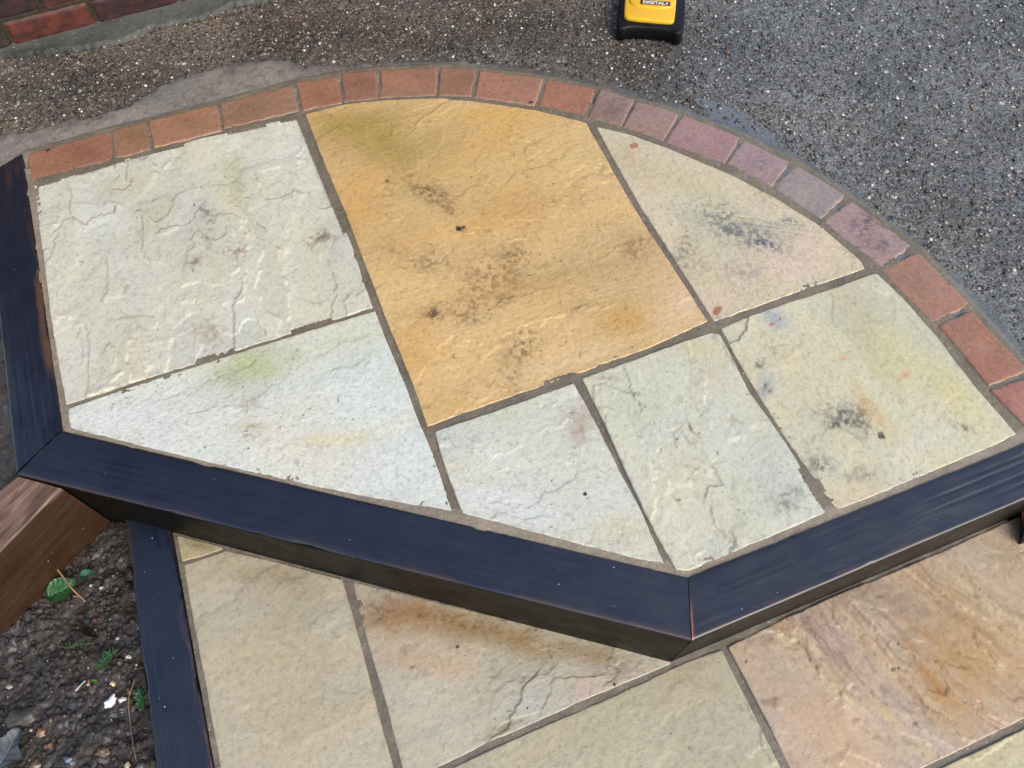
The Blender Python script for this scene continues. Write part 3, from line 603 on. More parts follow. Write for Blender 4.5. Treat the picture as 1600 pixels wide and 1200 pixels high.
BR = dict(ang=20, freq=5, levels=3, step=.0004, rough=.0011, fine=.0006, ripple=.0003, dirt=.1, vary=.25, tint=.5)
bcols = [(170, 110, 76), (160, 106, 76), (172, 112, 78), (166, 112, 86), (168, 104, 74), (158, 98, 68), (170, 110, 78), (160, 104, 80), (172, 112, 82), (166, 102, 72), (152, 112, 98), (162, 114, 98), (168, 120, 104), (158, 124, 112), (158, 124, 112), (168, 132, 120), (166, 106, 84), (168, 102, 68), (166, 100, 66)]  # right-hand bricks greyer and paler: sky sheen put into their base colour
for i, q in enumerate(RING):
    ol, o_r, ir, il = q; c = np.array(bcols[i]) + RNG.uniform(-5, 5, 3); base = lin(*(c * .80 + np.array([32, 34, 33])), .80)
    cx, cy = sum(p_[0] for p_ in q) / 4, sum(p_[1] for p_ in q) / 4
    fe = [(cx + random.uniform(-20, 20), cy + random.uniform(-8, 8), 30, 14, random.uniform(-40, 40), base * random.choice([.72, 1.2]), .6), (cx, cy, 50, 30, 0, base * .35, .8, 'dots')]
    if i == 0: fe += [(74, 234, 4, 3, 0, lin(90, 40, 30, .6), 1, 'hard'), (140, 235, 24, 14, 0, base * .6, .6)]
    if i == 8: fe += [(828, 160, 4, 2.5, 0, lin(60, 25, 20, .6), 1, 'hard')]
    if i in (10, 13): fe += [(cx, cy, 26, 16, 0, base * .45, .8, 'speck')]
    if i == 15: fe += [(1350, 350, 26, 30, 50, lin(80, 66, 70, .6), .9, 'speck'), (1375, 385, 20, 14, 0, lin(80, 62, 66, .6), .8, 'speck')]
    if i >= 11: fe += [(cx, cy, 44, 5, 20, lin(190, 184, 180, .6), .2, 'streak')]
    make_slab('brick', upper, 0.0, ([ol, o_r], [o_r, ir], [il, ir], [ol, il]), base, BR, fe, (), 100 + i * 3, None, .0034, .35 + .6 * (9 < i < 16), dz=random.uniform(-.0018, .0018), thick=.03, mat=mat_brick, rnd=.006, jit=.0032, grow=.0036, edgek=.75)

# ------------------------------------------------------------------ lower patio
LO = {}
LO['L0'] = dict(label='small triangular tip of buff slab beside the black sleeper', base=S(186, 172, 136), style=FINE, seed=51, wet=.3,
    sides=([(277, 837), (310, 846), (345, 855)], [(345, 855), (344, 857)], [(285, 875), (344, 858)], [(277, 837), (285, 875)]), feats=[(310, 850, 30, 8, 10, S(120, 98, 70), .6)])  # darker strip against the sleeper: shade put into the colour
LO['L1'] = dict(label='smooth buff slab beside the lower black sleeper', base=S(190, 179, 154), style=dict(FINE, vary=.16), seed=54, wet=.3,
    sides=([(287, 883), (352, 861), (440, 881), (533, 906)], [(533, 906), (550, 965), (584, 1094), (612, 1200), (640, 1300)], [(362, 1300), (640, 1300)], [(287, 883), (303, 969), (322, 1070), (342, 1181), (362, 1300)]),
    feats=[(420, 900, 90, 24, 14, S(158, 136, 98), .5), (470, 950, 60, 40, 0, S(166, 158, 134), .5), (450, 955, 60, 30, 0, S(90, 82, 66), .6, 'dots'), (400, 1060, 60, 40, 30, S(194, 174, 146), .5), (440, 1080, 60, 90, 0, S(194, 182, 148), .4)])  # brown band along the sleeper foot is painted shade
LO['L2'] = dict(label='slab with a rusty orange top and grey lower half under the long black sleeper', base=S(190, 182, 160), style=dict(GOLD, ripple=.0004), seed=58, wet=.35,
    sides=([(552, 909), (660, 936), (783, 967), (930, 1004), (1046, 1032)], [(1046, 1032), (1045, 1036)], [(640, 1228), (672, 1203), (766, 1157), (915, 1091), (1044, 1037)], [(552, 909), (565, 965), (602, 1094), (630, 1200), (640, 1228)]),
    feats=[(640, 960, 110, 44, 14, S(164, 118, 62), .85), (800, 1000, 110, 24, 14, S(160, 128, 76), .85), (660, 1030, 80, 34, 5, S(198, 160, 124), .65), (730, 970, 130, 24, 14, S(104, 76, 44), .6, 'speck'), (600, 950, 40, 30, 0, S(110, 80, 50), .6, 'speck'),  # brown along the sleeper: own rusty tone plus shade put into the colour
           (930, 1020, 60, 16, 14, S(150, 122, 80), .7), (960, 1050, 50, 16, -10, S(130, 118, 108), .6, 'speck'), (930, 1080, 50, 22, -20, S(204, 174, 166), .55), (830, 1110, 50, 50, 0, S(186, 186, 178), .5), (700, 1130, 80, 50, 0, S(194, 188, 168), .4),
           (960, 1069, 3.4, 3.4, 0, S(20, 18, 18), 1.1, 'hard'), (824, 1106, 2.6, 2.6, 0, S(20, 18, 18), 1.1, 'hard'), (780, 1140, 40, 8, -25, S(140, 116, 70), .6), (714, 1010, 3, 3, 0, S(60, 40, 30), 1, 'hard'), (800, 1040, 160, 100, 0, S(60, 50, 40), .7, 'dots')],
    ledges=[([(835, 1055), (818, 1075), (812, 1098), (798, 1120), (794, 1138), (768, 1154)], .0018, .03, .55), ([(930, 1057), (865, 1060), (858, 1085), (845, 1115)], .001, .015, .35), ([(783, 1048), (770, 1062)], .001, .01, .3)])
LO['L3'] = dict(label='buff slab at the bottom edge, in front of the sleeper corner', base=S(188, 178, 150), style=dict(FINE), seed=63, wet=.3,
    sides=([(645, 1242), (699, 1205), (783, 1166), (969, 1085), (1070, 1037), (1127, 1016)], [(1127, 1016), (1171, 1104), (1218, 1198), (1280, 1320)], [(668, 1325), (980, 1325), (1280, 1325)], [(645, 1242), (668, 1325)]),
    feats=[(1060, 1080, 60, 50, 0, S(188, 166, 136), .5), (960, 1130, 60, 40, -25, S(178, 176, 134), .5), (850, 1170, 80, 30, -25, S(186, 170, 132), .5), (1090, 1040, 40, 12, -20, S(150, 130, 98), .5), (1010, 1140, 130, 80, 0, S(60, 54, 44), .8, 'dots'), (1130, 1150, 40, 40, 0, S(176, 168, 150), .5)],
    ledges=[([(1168, 1105), (1175, 1120), (1186, 1135), (1190, 1165), (1205, 1190)], .0012, .01, .35)])
LO['L4'] = dict(label='brown and mauve slab with rippled golden streaks at the lower right', base=S(192, 168, 142), style=dict(RIV, ang=131, freq=11, levels=8, step=.0014, stretch=.22, rough=.0008, dirt=.4, tint=2.6), seed=67, wet=.45,
    sides=([(1139, 1011), (1230, 966), (1320, 926), (1400, 894), (1472, 863), (1573, 817), (1700, 762)], [(1700, 762), (1775, 880), (1850, 1000)], [(1280, 1276), (1441, 1198), (1600, 1121), (1850, 1000)], [(1139, 1011), (1188, 1104), (1238, 1203), (1280, 1276)]),
    feats=[(1540, 1000, 140, 110, 30, S(190, 154, 100), .7), (1600, 900, 90, 50, 30, S(194, 172, 140), .7), (1290, 1130, 90, 50, 30, S(190, 158, 126), .5), (1290, 990, 60, 26, 50, S(168, 142, 134), .8), (1360, 1060, 90, 20, 48, S(176, 150, 134), .7), (1240, 1050, 60, 44, 30, S(182, 164, 144), .6), (1300, 1130, 90, 60, 30, S(206, 168, 134), .5), (1470, 1010, 110, 26, 40, S(182, 140, 80), .6), (1500, 950, 80, 14, 38, S(168, 126, 68), .85),
           (1480, 1090, 60, 26, 35, S(188, 146, 82), .7), (1460, 1060, 40, 10, 50, S(184, 132, 58), .85), (1560, 1020, 60, 40, 30, S(180, 138, 84), .6), (1400, 940, 70, 30, 40, S(150, 128, 104), .6), (1330, 930, 60, 16, -20, S(120, 96, 60), .6, 'speck'), (1210, 985, 40, 14, -20, S(120, 104, 84), .6, 'speck'),
           (1230, 1000, 30, 8, 35, S(205, 182, 138), .8), (1305, 1075, 30, 8, 50, S(216, 184, 130), .8), (1385, 1115, 50, 8, 46, S(216, 186, 132), .8), (1540, 950, 90, 8, 38, S(206, 180, 142), .7), (1560, 860, 70, 22, 30, S(160, 138, 104), .6), (1452, 1180, 30, 14, 30, S(204, 180, 134), .6),
           (1404, 1006, 3.6, 3, 0, S(60, 58, 62), 1, 'hard'), (1396, 1046, 4, 3.4, 0, S(64, 60, 62), 1, 'hard'), (1404, 1043, 3.6, 3, 0, S(64, 60, 62), 1, 'hard'), (1463, 1033, 3, 3, 0, S(80, 70, 62), 1, 'hard'), (1431, 1130, 5, 4, 0, S(90, 80, 72), 1, 'hard'), (1166, 1034, 3, 3, 0, S(30, 28, 28), 1, 'hard'), (1490, 1060, 150, 60, 42, S(176, 122, 58), .45, 'streak'), (1370, 1000, 130, 50, 46, S(128, 92, 60), .45, 'streak'), (1330, 1060, 140, 60, 47, S(214, 190, 158), .6, 'streak'), (1520, 930, 120, 50, 38, S(214, 190, 150), .6, 'streak'), (1280, 1010, 60, 30, 48, S(110, 80, 60), .55, 'streak'), (1440, 900, 120, 34, 38, S(120, 96, 70), .5, 'streak')],
    ledges=[([(1205, 985), (1240, 1000), (1258, 1010), (1262, 1025), (1278, 1045)], .0026, .02, .5), ([(1280, 1050), (1310, 1075), (1316, 1090)], .002, .015, .35), ([(1305, 928), (1325, 940), (1350, 965), (1370, 985)], .0024, .02, .45), ([(1300, 965), (1320, 985), (1345, 1005), (1390, 1040)], .0024, .02, .5),
            ([(1325, 1042), (1350, 1070), (1380, 1100), (1420, 1120), (1440, 1140), (1490, 1170)], .0026, .02, .55), ([(1415, 885), (1450, 910), (1480, 935), (1530, 965)], .0022, .02, .4), ([(1410, 1065), (1430, 1080), (1450, 1110), (1500, 1150)], .0018, .02, .4), ([(1470, 875), (1520, 910), (1600, 970)], .0018, .02, .35), ([(1380, 985), (1410, 1010), (1440, 1035)], .002, .015, .4)])
LO['L5'] = dict(label='pale buff slab cut off by the bottom right corner', base=S(200, 188, 150), style=FINE, seed=71, wet=.3,
    sides=([(1292, 1290), (1470, 1203), (1600, 1141), (1860, 1017)], [(1860, 1017), (1940, 1110)], [(1330, 1360), (1940, 1110)], [(1292, 1290), (1330, 1360)]), feats=[(1575, 1160, 5, 4, 0, S(130, 170, 150), .6), (1560, 1180, 60, 30, 0, S(60, 54, 44), .7, 'dots')])
LOWP = poly([(255, 800), (320, 1400), (1000, 1420), (1990, 1180), (1950, 900), (1760, 680), (1078, 950), (320, 760)], 'low')
polys = []
for key, d in LO.items():
    s = d['sides']; polys.append(poly(list(s[0]) + list(s[1])[1:] + list(s[2])[::-1][1:] + list(s[3])[::-1][1:-1], 'low'))
X, Y = field_grid(-.85, 1.7, -.35, .95, .0032)
vis = inside(X, Y, LOWP)
for P in polys:
    b = (X > P[:, 0].min()) & (X < P[:, 0].max()) & (Y > P[:, 1].min()) & (Y < P[:, 1].max())
    xb, yb = X[b], Y[b]; ins = inside(xb, yb, P) & (dist_poly(xb, yb, P) > .009); t = vis[b]; t[ins] = False; vis[b] = t
Z = zlow(X) + upper_field(X, Y) - .0008
CM = np.ones(X.shape + (3,)) * lin(142, 130, 112, .60) * (.68 + .64 * fbm(X * 18, Y * 18, 4, 93)[..., None])
lower = masked_mesh('lower_patio_paving', X, Y, Z, np.concatenate([CM, np.full(X.shape + (1,), .3)], -1), vis, mat_mortar); tag(lower, kind='structure')
for key, d in LO.items():
    make_slab('paving_slab', lower, 'low', d['sides'], d['base'], d['style'], d['feats'], d.get('ledges', ()), d['seed'], d['label'], d.get('step', .003), d['wet'], dz=random.uniform(-.0006, .001))

# ------------------------------------------------------------------ timber sleepers
def beam(name, label, inner, outer, zt, zb, mat, base, worn, seed, group, grooves=(), rough=.0005, scrape=(), edge_wear=.6, side_shade=(.0048, .0042, .0032), sliver=None):
    """inner / outer: start and end of the two top edges (points of the place); square timber with eased arrises and cut ends"""
    A0, A1 = inner; B0, B1 = outer; L = np.linalg.norm(A1[:2] - A0[:2]); W = np.linalg.norm((B0 - A0)[:2] - ((B0 - A0)[:2] @ (A1 - A0)[:2]) / L ** 2 * (A1 - A0)[:2])
    rr = .005; cs = []  # (u across 0..1, depth below top, normal u, normal z)
    nt_ = max(8, int(W / .0025)); arc = np.linspace(0, math.pi / 2, 5)
    for a in arc: cs.append(((rr - rr * math.sin(math.pi / 2 - a) * 1.0 * 1) / W if False else (rr * (1 - math.cos(math.pi / 2 - a + 0) * 0) * 0), 0, 0, 0)) if False else None
    H = zt - zb
    left = [(0.0, d, -1, 0) for d in np.linspace(H, rr, max(4, int(H / .006)))]
    la = [((rr - rr * math.cos(a)) / W, rr - rr * math.sin(a), -math.cos(a), math.sin(a)) for a in arc[1:]]
    top = [(u, 0.0, 0, 1) for u in np.linspace(rr / W, 1 - rr / W, nt_)[1:-1]]
    ra = [(1 - c[0], c[1], -c[2], c[3]) for c in la[::-1]]
    right = [(1.0, d, 1, 0) for d in np.linspace(rr, H, max(4, int(H / .004)))]
    cs = np.array(left + la + top + ra + right); nc = len(cs); ns = max(20, int(L / .006))
    s = np.linspace(0, 1, ns)[:, None]; u = cs[None, :, 0]; dep = cs[None, :, 1]
    ax = (B0 - A0)[:2]; dirn = (A1 - A0)[:2] / L; nv = ax - (ax @ dirn) * dirn; nv /= np.linalg.norm(nv)
    P = np.zeros((ns, nc, 3))
    for k_ in range(2):
        e0 = A0[k_] * (1 - u) + B0[k_] * u; e1 = A1[k_] * (1 - u) + B1[k_] * u; P[..., k_] = e0 * (1 - s) + e1 * s
    zend = (A0[2] * (1 - s) + A1[2] * s) * (1 - u) + (B0[2] * (1 - s) + B1[2] * s) * u
    P[..., 2] = zend - dep
    al = (P[..., :2] - A0[:2]) @ dirn
    peri = np.concatenate([[0], np.cumsum(np.hypot(np.diff(cs[:, 0]) * W, np.diff(cs[:, 1])))])[None] + al * 0
    h = (fbm(al * 7, peri * 150, 3, seed) - .5) * rough * 2 + (fbm(al * 5, peri * 22, 3, seed + 2) - .5) * rough * 3 + (fbm(al * 60, peri * 60, 2, seed + 3) - .5) * rough
    uu = cs[None, :, 0] + al * 0; ontop = (cs[None, :, 3] > .5) + al * 0
    for (gu, s0, s1, gd, gw) in grooves:
        wob = (fbm(al * 4, al * 0 + gu * 50, 3, seed + 5) - .5) * .03
        h = h - gd * np.exp(-(((uu - gu - wob) * W) / gw) ** 2) * ss(s0, s0 + .12, al / L) * ss(s1, s1 - .12, al / L) * ontop
    nicks = ss(.66, .80, fbm(al * 22, peri * 30 + 5, 3, seed + 9)) * ((cs[None, :, 3] > .1) & (cs[None, :, 3] < .95)) * .003
    h = h - nicks * ss(.02, .05, al / L) * ss(.98, .95, al / L)
    P[..., 0] += h * cs[None, :, 2] * nv[0]; P[..., 1] += h * cs[None, :, 2] * nv[1]; P[..., 2] += h * cs[None, :, 3]
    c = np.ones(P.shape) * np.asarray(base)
    c = c * (.8 + .4 * fbm(al * 6, peri * 14, 4, seed + 11)[..., None])
    c = c * (1 - .0 * ontop[..., None]); sidef = (1 - ontop)[..., None] * (1 if side_shade is not None else 0)
    c = c * (1 - sidef) + (np.asarray(side_shade if side_shade is not None else base) * (.75 + .5 * fbm(al * 8, peri * 30, 4, seed + 14)[..., None])) * sidef  # side faces painted darker and browner, shade put into their colour
    dedge = np.minimum(np.abs(peri - (H - rr)), np.abs(peri - (H + W - rr)))
    em = np.exp(-(dedge / .004) ** 1.0) * ss(.46, .62, fbm(al * 9, peri * 40, 4, seed + 12)) * edge_wear
    c = c * (1 - em[..., None]) + np.asarray(worn) * em[..., None]
    for (s0, s1, u0, u1, col, k_) in scrape:
        f = ss(s0 - .06, s0 + .03, al / L) * ss(s1 + .06, s1 - .03, al / L) * ss(u0 - .12, u0 + .05, uu) * ss(u1 + .12, u1 - .05, uu) * ss(.42, .62, fbm(al * 6, peri * 70 + fbm(al * 9, peri * 12, 3, seed + 16) * 3, 4, seed + 15)) * k_ * ontop
        c = c * (1 - f[..., None]) + np.asarray(col) * f[..., None]
    if sliver is not None:
        dst = al / 1.0 - uu * float((B0[:2] - A0[:2]) @ dirn); f = (ss(sliver[0], sliver[0] * .4, np.abs(dst)) * ss(.25, .75, uu) * ontop)[..., None]
        c = c * (1 - f) + np.asarray(sliver[1]) * f
    V = P.reshape(-1, 3); F = grid_faces(ns, nc)
    g = np.stack([al, peri, al * 0 + seed * .37], -1).reshape(-1, 3)
    # orientation: top faces must look up
    it = (ns // 2) * nc + nc // 2; fidx = (ns // 2) * (nc - 1) + nc // 2; p_ = V[F[fidx]]
    if np.cross(p_[1] - p_[0], p_[2] - p_[0])[2] < 0: F = F[:, ::-1]
    i0 = np.arange(nc); i1 = (ns - 1) * nc + np.arange(nc)
    # end caps and underside as strips between mirrored section points
    hnc = nc // 2
    nV = len(V); V = np.concatenate([V, V[i0], V[i1]]); g = np.concatenate([g, g[i0], g[i1]])
    cfl = c.reshape(-1, 3); cfl = np.concatenate([cfl, cfl[i0], cfl[i1]]); al_ = (ontop * .95 + .03).reshape(-1, 1); al_ = np.concatenate([al_, al_[i0] * 0, al_[i1] * 0])
    i0 = np.arange(nc) + nV; i1 = i0 + nc
    e0 = np.stack([i0[:hnc - 1], i0[1:hnc], i0[::-1][1:hnc], i0[::-1][:hnc - 1]], -1); e1 = np.stack([i1[:hnc - 1], i1[1:hnc], i1[::-1][1:hnc], i1[::-1][:hnc - 1]], -1)[:, ::-1]
    r_ = np.arange(ns - 1) * nc; bt = np.stack([r_, r_ + nc, r_ + nc + nc - 1, r_ + nc - 1], -1)
    o = mesh(name, V, np.concatenate([F, e0, e1, bt]), mat, None, np.concatenate([cfl, al_], -1), grain=g)
    tag(o, label, 'timber sleeper', group); return o

BLK = (.0026, .0050, .0160); WORN = (.06, .026, .016)  # sleeper tops: black with the blue of the reflected sky put into it
GB = 'black stained timber sleepers'
def two(a, b, z): return at(*a, z), at(*b, z)
zU = .0015
I0a, I0b = at(34, 240, zU), at(97, 671, zU)
O0b = at(24, 739, zU); d_ = (I0a - I0b); O0a = O0b + d_ * 1.02
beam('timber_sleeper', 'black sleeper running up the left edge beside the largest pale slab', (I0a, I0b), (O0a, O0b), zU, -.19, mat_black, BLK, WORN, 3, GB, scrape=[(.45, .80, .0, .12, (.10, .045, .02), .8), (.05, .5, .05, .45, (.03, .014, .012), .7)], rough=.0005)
corner_i, corner_o = at(1075.5, 901, zU), at(1081, 1001, zU)
e = .0012
B1i, B1o = at(98.5, 672.5, zU), at(26, 741, zU)
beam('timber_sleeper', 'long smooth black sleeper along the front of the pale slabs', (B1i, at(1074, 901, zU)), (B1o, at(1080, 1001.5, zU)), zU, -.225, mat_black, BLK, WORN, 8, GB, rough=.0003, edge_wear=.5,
     scrape=[(.2, .55, .93, 1.0, (.03, .018, .02), .5), (.75, 1.0, .97, 1.0, (.05, .022, .015), .5)])
dB2 = at(1700, 652, zU); dO2 = at(1712, 733.5, zU)
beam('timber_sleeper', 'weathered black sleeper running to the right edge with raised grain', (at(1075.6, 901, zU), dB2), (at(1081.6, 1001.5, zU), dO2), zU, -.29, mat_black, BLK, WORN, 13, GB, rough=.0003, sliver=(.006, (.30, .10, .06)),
     grooves=[(.35, .5, 1.1, .0010, .003), (.55, .45, 1.1, .0009, .0025), (.22, .6, 1.1, .0008, .002), (.72, .65, 1.1, .0009, .003)],
     scrape=[(.25, .95, .96, 1.0, (.07, .035, .025), .5), (-.1, .25, .97, 1.0, (.12, .04, .03), .5), (.3, .6, .5, .8, (.06, .06, .07), .4)])
# mitre sliver of bare wood between the two long sleepers belongs to the second one
zL = -.163
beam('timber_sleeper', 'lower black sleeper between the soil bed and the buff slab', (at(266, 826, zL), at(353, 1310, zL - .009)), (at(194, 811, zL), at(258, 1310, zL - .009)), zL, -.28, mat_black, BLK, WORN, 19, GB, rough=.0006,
     grooves=[(.80, .2, 1.1, .0022, .0016), (.88, .15, 1.1, .002, .0014), (.70, .55, 1.1, .0014, .0012)], scrape=[(.3, .9, 0, .08, (.12, .07, .05), .5)])
zB = -.010
beam('timber_sleeper', 'bare brown wet sleeper running off the left edge', (at(95.5, 763, zB), at(-90, 956, zB)), (at(25, 744, zB), at(-140, 879, zB)), zB, -.27, mat_brown, (.085, .044, .028), (.16, .10, .07), 26, None, rough=.0009, side_shade=(.034, .015, .005),
     scrape=[(0, .9, 0, 1, (.20, .115, .080), .75)])

# ------------------------------------------------------------------ soil beds
SOILP = np.concatenate([poly([(60, 700), (1081, 1001)][:1], 0)[:1], at(300, 800, -.2)[None], poly([(225, 830), (300, 1400)], -.2), np.array([[-2.6, -.6, 0], [-2.6, .9, 0]])])
X, Y = field_grid(-1.45, -.3, -.35, .75, .0032)
soil_h = lambda x, y: (fbm(x * 9, y * 9, 3, 201) - .5) * .03 + (fbm(x * 38, y * 38, 4, 202) - .5) * .022 + (np.abs(fbm(x * 95, y * 95, 3, 203) - .5)) * -.014 + (fbm(x * 190, y * 190, 3, 204) - .5) * .007
ZS = -.205
b3m = poly([(232, 830), (300, 1310)], zL); b1m = poly([(60, 705), (400, 790)], 0)
def right_of(x, y, P):  # positive on the left side of direction P0->P1
    d = P[1, :2] - P[0, :2]; return d[0] * (y - P[0, 1]) - d[1] * (x - P[0, 0])
k = (right_of(X, Y, b3m) < 0) & (right_of(X, Y, b1m) < 0)
CSl = np.ones(X.shape + (3,)) * lin(74, 64, 56, .55); nn = fbm(X * 14, Y * 14, 4, 210)[..., None]; CSl = CSl * (.55 + .9 * nn)
hh = soil_h(X, Y); 
soil = masked_mesh('soil_bed', X, Y, ZS + hh, np.concatenate([CSl, np.clip(.3 + (fbm(X * 20, Y * 20, 3, 211)[..., None] - .5) * 1.4, 0, 1)], -1), k, mat_soil); tag(soil, kind='structure')
X, Y = field_grid(-1.9, -.85, .4, 1.6, .006)
b0m = np.array([(I0b + O0b) / 2, (I0a + O0a) / 2]); 
edgeL = poly([(-900, 500), (60, 240)]); b4m = poly([(60, 750), (-110, 915)], zB)
k = (right_of(X, Y, b0m) > 0) & (right_of(X, Y, edgeL) < .01) & (right_of(X, Y, b4m) < 0)
CSl = np.ones(X.shape + (3,)) * lin(84, 76, 66, .55) * (.6 + .8 * fbm(X * 14, Y * 14, 4, 214)[..., None])
soil2 = masked_mesh('upper_soil_bed', X, Y, -.03 + soil_h(X, Y) * .6, np.concatenate([CSl, np.full(X.shape + (1,), .4)], -1), k, mat_soil); tag(soil2, kind='structure')
# clods and grit in the soil
n = 9000; sx, sy = RNG.uniform(-1.05, -.35, n), RNG.uniform(-.25, .62, n)
kk = (right_of(sx, sy, b3m) < -.0) & (right_of(sx, sy, b1m) < 0); sx, sy = sx[kk], sy[kk]; n = len(sx)
r = .0012 + RNG.random(n) ** 4 * .0065
kk = dist_poly(sx, sy, b3m, False) > .05 + r; sx, sy, r = sx[kk], sy[kk], r[kk]; n = len(sx)
cl = lin(70, 60, 52, .55) * (.6 + .8 * RNG.random((n, 1)))
clods = stones('soil_clods', np.stack([sx, sy, ZS + soil_h(sx, sy) + r * .1], -1), r, cl, mat_soil, .7, .12); tag(clods, kind='stuff')
n = 420; sx, sy = RNG.uniform(-1.0, -.4, n), RNG.uniform(-.2, .5, n)
kk = (right_of(sx, sy, b3m) < 0) & (dist_poly(sx, sy, b3m, False) > .055); sx, sy = sx[kk], sy[kk]; n = len(sx)
r = .0011 + RNG.random(n) ** 3 * .003; gp = np.array([lin(205, 195, 180), lin(150, 118, 90), lin(235, 232, 225), lin(110, 100, 92)]) * .6
grit = stones('grit', np.stack([sx, sy, ZS + soil_h(sx, sy) + r * .6 + .001], -1), r, gp[RNG.choice(4, n, p=[.3, .3, .15, .25])], mat_pebble, .6, .6); tag(grit, kind='stuff')

def on_soil(px, py, dz=.004):
    p = at(px, py, ZS + .002); return np.array([p[0], p[1], ZS + float(soil_h(np.array([p[0]]), np.array([p[1]]))[0]) + dz])
def blob(name, label, cat, px, py, rx, ry, rz, col, seed, mat=mat_pebble, wet=.5, rot=0, group=None, sharp=.25):
    n_, m_ = 14, 20; th = np.linspace(.02, math.pi - .02, n_)[:, None]; ph = np.linspace(0, 2 * math.pi, m_ + 1)[None, :-1]
    x = np.sin(th) * np.cos(ph); y = np.sin(th) * np.sin(ph); z = np.cos(th) + 0 * ph
    k_ = 1 + (fbm(x * 1.6 + seed, y * 1.6 + z, 2, seed) - .5) * sharp * 4
    V = np.stack([x * k_ * rx, y * k_ * ry, z * k_ * rz], -1); c_, s_ = math.cos(rot), math.sin(rot)
    V = np.stack([V[..., 0] * c_ - V[..., 1] * s_, V[..., 0] * s_ + V[..., 1] * c_, V[..., 2]], -1)
    idx = np.arange(n_ * m_).reshape(n_, m_); nx = np.roll(idx, -1, 1)
    F = np.stack([idx[:-1], idx[1:], nx[1:], nx[:-1]], -1).reshape(-1, 4)
    cc_ = np.asarray(col) * (.8 + .4 * fbm(x * 3 + seed, y * 3 + z, 3, seed + 1)[..., None])
    o = mesh(name, V.reshape(-1, 3), F, mat, None, np.concatenate([cc_.reshape(-1, 3), np.full((n_ * m_, 1), wet)], -1))
    o.location = on_soil(px, py, rz * .45); tag(o, label, cat, group); return o
blob('stone_chip', 'bright white jagged stone chip on the soil beside the lower sleeper', 'stone', 174, 1096, .013, .0085, .006, (.82, .81, .78), 4, wet=.1, rot=.9, sharp=.22)
blob('stone_chip', 'smaller pinkish white chip just right of the bright white one', 'stone', 192, 1093, .007, .0055, .004, (.72, .62, .58), 6, rot=.3, sharp=.4)
blob('pebble', 'brown rough pebble above the pinkish white chip', 'stone', 199, 1079, .009, .006, .006, lin(140, 105, 75, .6), 7, rot=2.0)
blob('pebble', 'small round cream pebble above the bright white chip', 'stone', 173, 1068, .0052, .005, .0045, lin(225, 210, 165, .7), 8)
blob('pebble', 'pale grey round pebble near the left edge of the picture', 'stone', 9, 1072, .0056, .005, .004, lin(190, 185, 180, .65), 9)
blob('pebble', 'tan ringed pebble at the lower left of the soil bed', 'stone', 65, 1144, .009, .0085, .006, lin(160, 120, 85, .6), 10)
blob('pebble', 'orange brown pebble below the tan ringed one', 'stone', 76, 1165, .008, .006, .005, lin(145, 100, 70, .6), 12, rot=.4)
blob('pebble', 'flat buff pebble close to the foot of the lower sleeper', 'stone', 163, 1174, .013, .010, .006, lin(125, 98, 75, .55), 15, rot=.3)
blob('pebble', 'broad buff stone at the bottom edge of the soil', 'stone', 52, 1196, .013, .008, .006, lin(140, 120, 98, .55), 17)
blob('pebble', 'pale yellowish pebble at the bottom edge next to the lower sleeper', 'stone', 199, 1196, .006, .0058, .005, lin(205, 185, 150, .6), 18)
blob('pebble', 'grey pebble squeezed against the lower sleeper at the bottom', 'stone', 222, 1199, .008, .008, .006, lin(120, 118, 114, .6), 19)
blob('pebble', 'reddish pebble beside the brown curled leaf', 'stone', 146, 969, .006, .0055, .005, lin(120, 78, 66, .6), 20)
blob('pebble', 'tiny white stone below the twig end', 'stone', 157, 918, .0045, .004, .004, lin(220, 215, 205, .6), 21, sharp=.4)
blob('pebble', 'tiny white stone left of the other one below the twig end', 'stone', 141, 915, .004, .003, .003, lin(225, 222, 215, .6), 23, sharp=.4)
blob('pebble', 'white chip beside the ferny green sprig', 'stone', 200, 1026, .005, .004, .003, lin(225, 222, 215, .65), 24, sharp=.4)
blob('soil_lump', 'flat grey brown lump of earth left of centre in the soil bed', 'lump', 32, 1122, .028, .020, .010, lin(88, 78, 70, .55), 25, mat_soil)
blob('pebble', 'pale blue grey wet shell like chip at the bottom of the soil bed', 'stone', 111, 1188, .008, .006, .003, lin(150, 165, 180, .6), 28, sharp=.5)

